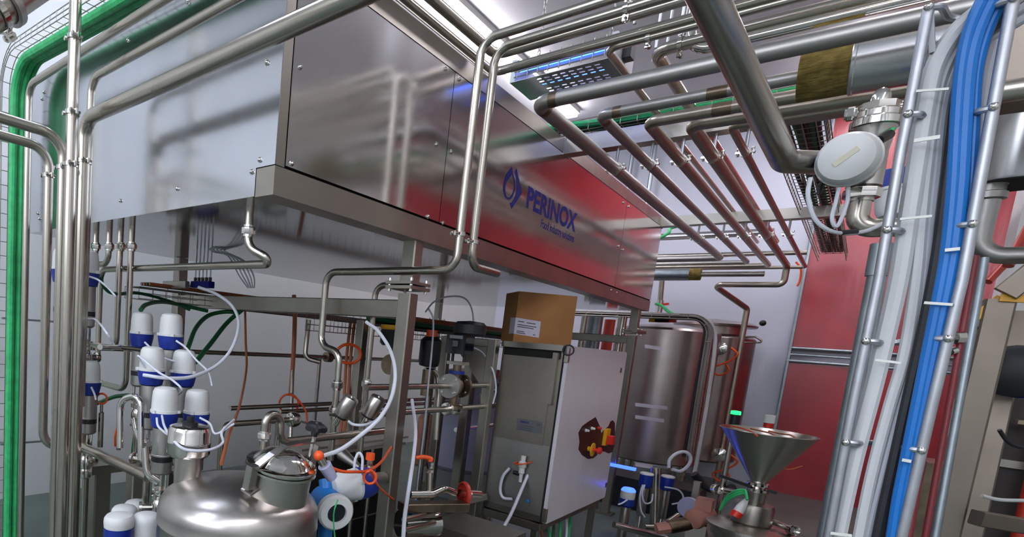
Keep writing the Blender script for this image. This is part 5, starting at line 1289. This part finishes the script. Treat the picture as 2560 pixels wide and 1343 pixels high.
CB = [  # label, material, radius, centre line px
 ('thick pale grey cable at the left of the ladder', PALEC, .0185, ((2560, -30), (2470, 15), (2395, 75), (2340, 160), (2315, 260), (2290, 420), (2268, 560), (2248, 690), (2215, 840), (2180, 980), (2140, 1130), (2110, 1260), (2085, 1380)), 1.955),
 ('second pale cable on the ladder', PALEC, .012, ((2570, -20), (2480, 40), (2405, 100), (2355, 190), (2332, 300), (2315, 430), (2302, 560), (2290, 700), (2262, 880), (2225, 1010), (2190, 1140), (2165, 1250), (2140, 1380)), 1.965),
 ('thin grey cable in the middle of the ladder', GREYC, .0105, ((2570, 10), (2490, 62), (2420, 115), (2375, 200), (2352, 300), (2340, 430), (2325, 560), (2312, 700), (2290, 880), (2245, 1050), (2205, 1200), (2160, 1380)), 1.972),
 ('dark grey cable beside the blue ones', GREYC, .0105, ((2570, 40), (2495, 85), (2435, 130), (2395, 210), (2372, 310), (2358, 430), (2345, 560), (2335, 690), (2310, 860), (2270, 1020), (2225, 1180), (2175, 1380)), 1.978),
 ('pale blue cable on the ladder, widening low down', PBLUE, .0145, ((2400, 300), (2372, 420), (2350, 560), (2328, 690), (2290, 850), (2250, 1000), (2215, 1150), (2190, 1260), (2165, 1380)), 1.985),
 ('black cable on the ladder', BLACKC, .0135, ((2520, 30), (2440, 110), (2400, 230), (2378, 400), (2358, 560), (2338, 690), (2302, 870), (2268, 1020), (2235, 1170), (2210, 1280), (2190, 1380)), 1.955),
 ('left blue cable on the ladder', BLUEC, .011, ((2490, -60), (2450, 10), (2418, 90), (2400, 190), (2390, 330), (2382, 470), (2370, 600), (2357, 690), (2325, 850), (2295, 1000), (2265, 1150), (2245, 1250), (2225, 1380)), 1.925),
 ('middle blue cable on the ladder', BLUEC, .0135, ((2515, -60), (2470, 20), (2437, 100), (2420, 190), (2410, 330), (2402, 470), (2388, 600), (2374, 690), (2340, 850), (2310, 990), (2278, 1130), (2256, 1240), (2236, 1380)), 1.93),
 ('right blue cable on the ladder', BLUEC, .011, ((2540, -50), (2495, 20), (2460, 100), (2440, 190), (2432, 330), (2422, 470), (2405, 600), (2390, 690), (2352, 860), (2320, 1000), (2290, 1130), (2262, 1260), (2245, 1380)), 1.94),
 ('grey cable behind the blue ones at the right', GREYC, .012, ((2540, 0), (2500, 60), (2468, 160), (2452, 260), (2442, 400), (2428, 520), (2412, 640)), 1.985)]
for lab, m, r, P, x in CB:
    cable(lab, [xp(u, v, x) for u, v in P], r, m, group='cables on the right-hand ladder', n=5, seg=10)
for k, (u0, v0, u1, v1, w, nm) in enumerate(((2290, 228, 2372, 222, .009, 'top'), (2285, 352, 2350, 342, .014, 'second'), (2250, 548, 2330, 540, .009, 'third'), (2362, 626, 2400, 622, .012, 'fourth'), (2310, 757, 2382, 762, .010, 'fifth'), (2188, 900, 2252, 908, .009, 'sixth'), (2255, 1150, 2278, 1154, .012, 'seventh'), (2076, 1333, 2130, 1340, .012, 'lowest'))):
    tag(MB().beam(xp(u0, v0, 1.905), xp(u1, v1, 1.905), w*.6, .003, AZ).build('cable_tie', TIE), '%s white nylon tie around the ladder cables' % nm, 'cable tie', 'nylon ties on the ladder cables')
# grey conduits left of the ladder, in front of the red door
def tube2(label, u0, v0, u1, v1, tt, r, m): 
    return pipe(label, [tp(u0, v0, tt), tp(u1, v1, tt)], r, None, m, name='conduit', cat='conduit')
c = xp(2190, 690, 2.25); cb = xp(2062, 1343, 2.25)
o = pipe('galvanised conduit standing left of the cable ladder', [c, cb + (cb-c)*.2], .019, None, GALV, name='conduit', cat='conduit')
c2 = xp(2205, 610, 2.25)
MB().cyl(c, c2, .024, 16).build('sleeve', GALV, o)
o2 = pipe('thin grey conduit tight beside the galvanised one', [xp(2215, 640, 2.3), xp(2085, 1400, 2.3)], .009, None, GALV, name='conduit', cat='conduit')

# ================================================================== the white capped valve at upper right
vx = tp(2172, 400, 1.72); 
dv = thing('diaphragm_valve', 'big white capped valve with a steel crown left of the cable ladder', 'valve', vx - AZ*.15)
def big_valve():
    P = dv; b = V((vx.x, vx.y, 0))
    def z(v): return run(vx, AZ, v=v).z
    k = [(.030, z(505)), (.030, z(470)), (.042, z(468)), (.042, z(440)), (.04, z(380)), (.046, z(330)), (.052, z(318))]
    MB().lathe(b, AZ, k, 26).build('valve_body', STEEL, P)
    MB().lathe(b, AZ, [(.045, z(322)), (.06, z(320)), (.06, z(303)), (.052, z(300)), (.055, z(298)), (.055, z(284)), (.046, z(280))], 26).build('clamp_collar', BRIGHT, P)
    MB().lathe(b, AZ, [(.046, z(282)), (.05, z(279)), (.05, z(262)), (.03, z(258))], 8).build('hex_crown', BRIGHT, P)
    MB().lathe(b, AZ, [(.024, z(262)), (.023, z(240)), (.016, z(226)), (.006, z(220)), (.0, z(219))], 18).build('dome_nut', BRIGHT, P)
    MB().lathe(b, AZ, [(.03, z(498)), (.044, z(496)), (.046, z(482)), (.044, z(474)), (.03, z(472))], 8).build('lower_nut', BRIGHT, P)
    # cap facing the aisle
    c = tp(2120, 398, 1.60); a = (-AX*.92 + AY*.06 - AZ*.10).normalized()
    MB().lathe(c-a*.075, a, [(.05, 0), (.062, .008), (.067, .035), (.067, .06)], 28).build('blue_head', BLUE, P)
    MB().lathe(c-a*.018, a, [(.066, 0), (.073, .002), (.073, .012), (.069, .014), (.067, .045), (.060, .058), (.046, .063), (0, .065)], 36).build('cap', WHITE, P)
    x, y, _ = basis(a)
    lb = [c + a*.0475 + p for p in ()]
    u1 = (tp(2160, 362, 1.6)-tp(2090, 397, 1.6)).normalized(); u1 = (u1-a*u1.dot(a)).normalized(); w1 = a.cross(u1)
    ctr = c + a*.0472
    MB().prism([ctr-u1*.03-w1*.007, ctr+u1*.03-w1*.007, ctr+u1*.03+w1*.007, ctr-u1*.03+w1*.007], a*.0006).build('cap_label', PALEL, P)
    for s in (-1, 1): q = c + u1*s*.03*0 + (u1*.064*s - a*.008); MB().cyl(q, q+a*.012, .009, 10).build('cap_ear', WHITE, P)
    MB().cyl(c-a*.07, V((vx.x, vx.y, c.z)), .03, 18).build('bonnet', STEEL, P)
    MB().tube(fillet([c-a*.05-AZ*.05+AY*.03, c-a*.05-AZ*.05+AY*.055, c-a*.05-AZ*.085+AY*.055], .012), .007, 8).build('tube_elbow', BLACK, P)
PALEL = mat('aged_label', 'd8d2b8', 0, .6)
big_valve()
def z_(v): return run(vx, AZ, v=v).z
pipe('short elbow pipe under the white capped valve, running behind the cables', [V((vx.x, vx.y, z_(500))), V((vx.x, vx.y, z_(572))), V((vx.x+.02, vx.y-.19, z_(572)))], .027, .07, PIPE)
pq = run(V((vx.x, vx.y, z_(275))), AY, u=2120)
o = pipe('slim pipe with a union meeting the crown of the white capped valve', [pq, V((vx.x, vx.y-.05, z_(272)))], .012, None, PIPE)
union(o, pq.lerp(V((vx.x, vx.y, pq.z)), .1), AY, .012, L=.03)
cable('white tube looping below the white capped valve', [tp(2026, 445, 1.6), tp(2020, 490, 1.6), tp(2036, 545, 1.6), tp(2072, 576, 1.6), tp(2120, 584, 1.62), tp(2170, 576, 1.65), tp(2215, 555, 1.7)], .0055, HOSE, name='air_tube', cat='tube')
tag(MB().cyl(tp(2102, 582, 1.61), tp(2140, 580, 1.63), .0075, 8).build('tube_connector', BLACK), 'small black connector on the tube loop below the white capped valve', 'connector')
cable('hairpin white tube hanging under the white capped valve', [tp(2098, 470, 1.62), tp(2088, 510, 1.62), tp(2080, 545, 1.62), tp(2088, 566, 1.62), tp(2100, 555, 1.62), tp(2118, 505, 1.62), tp(2120, 468, 1.62)], .005, HOSE, name='air_tube', cat='tube')
cable('green wire from a black plug on the white capped valve', [tp(2205, 345, 1.64), tp(2225, 328, 1.66), tp(2250, 312, 1.7), tp(2285, 310, 1.75)], .005, GREEN)
tag(MB().cyl(tp(2196, 352, 1.63), tp(2224, 336, 1.65), .013, 10).build('black_plug', BLACK), 'black plug with a green wire right of the white cap', 'plug')
# second valve hanging cap-down
p = tp(2236, 440, 2.15); t = make_valve('process_valve', 'blue headed valve hanging cap down behind the left ladder rail', None)
t.matrix_world = Matrix.Translation(tp(2238, 470, 2.1)) @ Matrix.Rotation(PI-.12, 4, 'X') @ Matrix.Diagonal((.9, .9, .9, 1))
for ch in list(t.children):
    if ch.name.split('.')[0] not in ('cap', 'blue_head'): bpy.data.objects.remove(ch)
# steel beam and clad can at the right edge
q = tp(2530, 330, 2.3)
t = thing('steel_can', 'clad steel vessel bottom with a reducer below, at the right edge', 'vessel', q)
cc = tp(2535, 460, 2.3); up = run(cc, AZ, v=215)
MB().lathe(cc, AZ, [(.05, 0), (.115, .002), (.118, .01), (.118, up.z-cc.z)], 34).build('cladding', CLAD, t)
MB().lathe(cc-AZ*.004, AZ, [(.118, 0), (.118, .004)], 34).build('bottom_plate', GAP, t)
lo = run(cc, -AZ, v=540)
MB().lathe(V((cc.x-.03, cc.y+.06, lo.z)), AZ, [(.034, 0), (.036, .06), (.05, .065), (.05, .09), (.042, .094), (.042, .12), (.05, .125), (.05, .15)], 22).build('reducer', DULL, t)
pipe('steel bend under the clad vessel at the right edge', [V((cc.x-.03, cc.y+.06, lo.z+.01)), V((cc.x-.03, cc.y+.06, run(lo, -AZ, v=642).z)), V((cc.x-.03, cc.y-.5, run(lo, -AZ, v=646).z))], .034, .08, DULL)
b0 = xp(2500, 95, 2.75); tag(MB().box((2.75, b0.y-.6, xp(2500, 250, 2.75).z), (2.9, b0.y+.02, xp(2500, 40, 2.75).z)).build('steel_beam', BROWNST), 'heavy steel beam behind the ladder at the upper right', 'beam')
pp = xp(2470, 235, 2.6); pipe('horizontal pipe below the heavy beam at the upper right', [pp, pp - AY*.6], .03, None, PIPE)
# machine frame at the right edge
MAROON = mat('maroon_pipe_cover', '7a2228', 0, .4)
rf = thing('equipment_stand', 'steel frame with a yellow edged top at the right edge', 'machine frame', (2.6, -.3, 0))
P0 = tp(2500, 750, 2.3); sq = .085
MB().beam((P0.x, P0.y, 0), (P0.x, P0.y, P0.z), sq, sq, AX).build('post', BROWNST, rf)
def Q(u, v): return xp(u, v, P0.x-.05)
MB().beam(Q(2428, 802)+AX*.02, Q(2505, 742)+AX*.02, .012, .03).build('yellow_edge', YELLOW, rf)
MB().beam(Q(2500, 744), Q(2570, 748), .014, .03).build('yellow_edge', YELLOW, rf)
MB().beam(Q(2425, 815)+AX*.05, Q(2500, 790)+AX*.05, .05, .03).build('arm', BROWNST, rf)
MB().beam(Q(2512, 735)-AX*.01, Q(2600, 665)-AX*.01, .075, .05, AZ).build('top_bar', BROWNST, rf)
MB().beam(tp(2440, 1295, 2.28), tp(2600, 1322, 2.28), .06, .05, AZ).build('lower_bar', BROWNST, rf)
MB().beam(tp(2420, 870, 2.6), tp(2480, 872, 2.6), .07, .04, AZ).build('cross_bar', TINT, rf)
d0 = tp(2500, 1040, 2.7); tag(MB().beam(V((d0.x, d0.y, 0)), tp(2540, 780, 2.75), .1, .08).build('steel_upright', BROWNST), 'second upright behind the yellow edged frame', 'post')
p = tp(2545, 930, 2.7); t = thing('motor', 'black round motor behind the yellow edged frame', 'motor', p - AZ*.12)
MB().lathe(p-AX*.02, (-1, .2, 0), [(.11, 0), (.12, .02), (.12, .12), (.09, .14), (.03, .15)], 26).build('housing', BLACK, t)
MB().ring(p-AX*.1, (-1, .2, 0), .115, .008, 28).build('blue_ring', NAVY, t)
# red cylinders and pipes by the ladder
for u0, v0, u1, v1, tt, r, m, lab in ((2520, 665, 2600, 520, 2.7, .02, REDH, 'upper red brown pipe slanting at the right edge'), (2470, 705, 2580, 590, 2.8, .016, REDH, 'lower red brown pipe slanting at the right edge'), (2440, 640, 2310, 1360, 2.12, .010, MAROON, 'red brown upright pipe just right of the ladder'), (2462, 645, 2335, 1360, 2.2, .013, GALV, 'grey upright conduit right of the red brown pipe'), (2350, 880, 2265, 1380, 2.05, .011, MAROON, 'red pipe between the blue cables and the right rail')):
    pipe(lab, [tp(u0, v0, tt), tp(u1, v1, tt)], r, None, m)
q = tp(2418, 580, 2.4); tag(MB().beam(tp(2420, 545, 2.4), tp(2402, 625, 2.4), .014, .01).build('red_lamp', REDP), 'thin bright red strip right of the blue cables', 'strip')
t = thing('pipe_fitting', 'shiny fitting with small screws right of the ladder at half height', 'fitting', tp(2392, 840, 2.1))
MB().lathe(tp(2382, 845, 2.12), (.5, -.8, .1), [(.012, 0), (.024, .005), (.024, .03), (.012, .035)], 8).build('nut', BRIGHT, t)
MB().cyl(tp(2375, 880, 2.12), tp(2388, 876, 2.12), .014, 10).build('nut', BRIGHT, t)
cable('pale cable pair crossing low behind the frame post at the right edge', [tp(2455, 1240, 2.5), tp(2500, 1250, 2.5), tp(2570, 1252, 2.5)], .008, PALEC)
cable('dark cable looping behind the frame post', [tp(2498, 1075, 2.55), tp(2520, 1105, 2.55), tp(2550, 1118, 2.55), tp(2580, 1115, 2.55)], .008, BLACKC)
q = tp(2400, 1120, 2.9); t = thing('equipment_rack', 'cluttered steel rack glimpsed between the ladder and the frame post', 'rack', (q.x, q.y, 0))
MB().box((q.x, q.y-.12, 0), (q.x+.3, q.y+.1, q.z-.1)).build('lower_box', TINT, t)
MB().box((q.x, q.y-.1, q.z+.05), (q.x+.25, q.y+.06, q.z+.24)).build('upper_box', FRAME, t)
MB().cyl((q.x, q.y-.02, q.z-.1), (q.x, q.y-.02, q.z+.05), .03, 12).build('stem', BRIGHT, t)
q = tp(2540, 1180, 2.9); t = thing('red_cylinder', 'red cylinder with a flange at the right edge behind the frame post', 'cylinder', (q.x, q.y, 0))
MB().cyl((q.x, q.y-.06, .3), (q.x, q.y-.06, tp(2555, 1060, 2.9).z), .03, 16).build('body', REDH, t)
MB().box((q.x-.06, q.y-.14, tp(2555, 1060, 2.9).z), (q.x+.06, q.y+.04, tp(2555, 1060, 2.9).z+.02)).build('flange', TINT, t)

tag(MB().box((5.1, -2.1, 0), (5.5, -.49, 3.0)).build('pale_filler_box', WHITE), 'plain white box added for the pale areas behind the yellow edged frame', 'cabinet')  # added box, stands for the pale areas behind the stand

DARKFILL = mat('dark_area_fill', '3b322e', 0, .5, var=.2, vscale=4)  # colour of a box added to stand for the dark area here
hs = thing('dark_filler_box', 'dark box added for the dark area behind the second upright, right edge', 'machine', (4.9, -1.0, 0))
MB().box((4.72, -1.6, .25), (5.02, -.555, 2.02)).build('housing', DARKFILL, hs)
MB().box((4.70, -1.6, .1), (5.03, -.55, .25)).build('plinth', FRAME, hs)
MB().box((4.69, -1.6, 1.3), (4.72, -.56, 1.34)).build('rail', FRAME, hs)
EXPO = 0.0

# ================================================================== camera, world, exposure
cd = bpy.data.cameras.new('camera'); cam = bpy.data.objects.new('camera', cd); COL.objects.link(cam)
cam.matrix_world = Matrix(((EX[0], -EX[1], -EX[2], 0), (EY[0], -EY[1], -EY[2], 0), (EZ[0], -EZ[1], -EZ[2], H), (0, 0, 0, 1)))
cd.sensor_fit = 'HORIZONTAL'; cd.sensor_width = 36.0; cd.lens = F/2560*36.0
cd.shift_x = (1280-CX)/2560; cd.shift_y = (CY-671.5)/2560
cd.clip_start = .02; cd.clip_end = 100
SC.camera = cam
w = bpy.data.worlds.new('world'); SC.world = w; w.use_nodes = True
w.node_tree.nodes['Background'].inputs[0].default_value = (.82, .87, .97, 1); w.node_tree.nodes['Background'].inputs[1].default_value = 7.0
vs = SC.view_settings
SC.display_settings.display_device = 'sRGB'
vs.view_transform = 'Standard'; vs.look = 'None'; vs.exposure = EXPO; vs.gamma = 1.0; vs.use_curve_mapping = False
SC.cycles.use_denoising = True
SC.cycles.max_bounces = 7; SC.cycles.glossy_bounces = 5; SC.cycles.diffuse_bounces = 3
SC.cycles.use_adaptive_sampling = True; SC.cycles.adaptive_threshold = .02
SC.cycles.caustics_reflective = False; SC.cycles.caustics_refractive = False
SC.cycles.sample_clamp_indirect = 6.0; SC.cycles.blur_glossy = .6
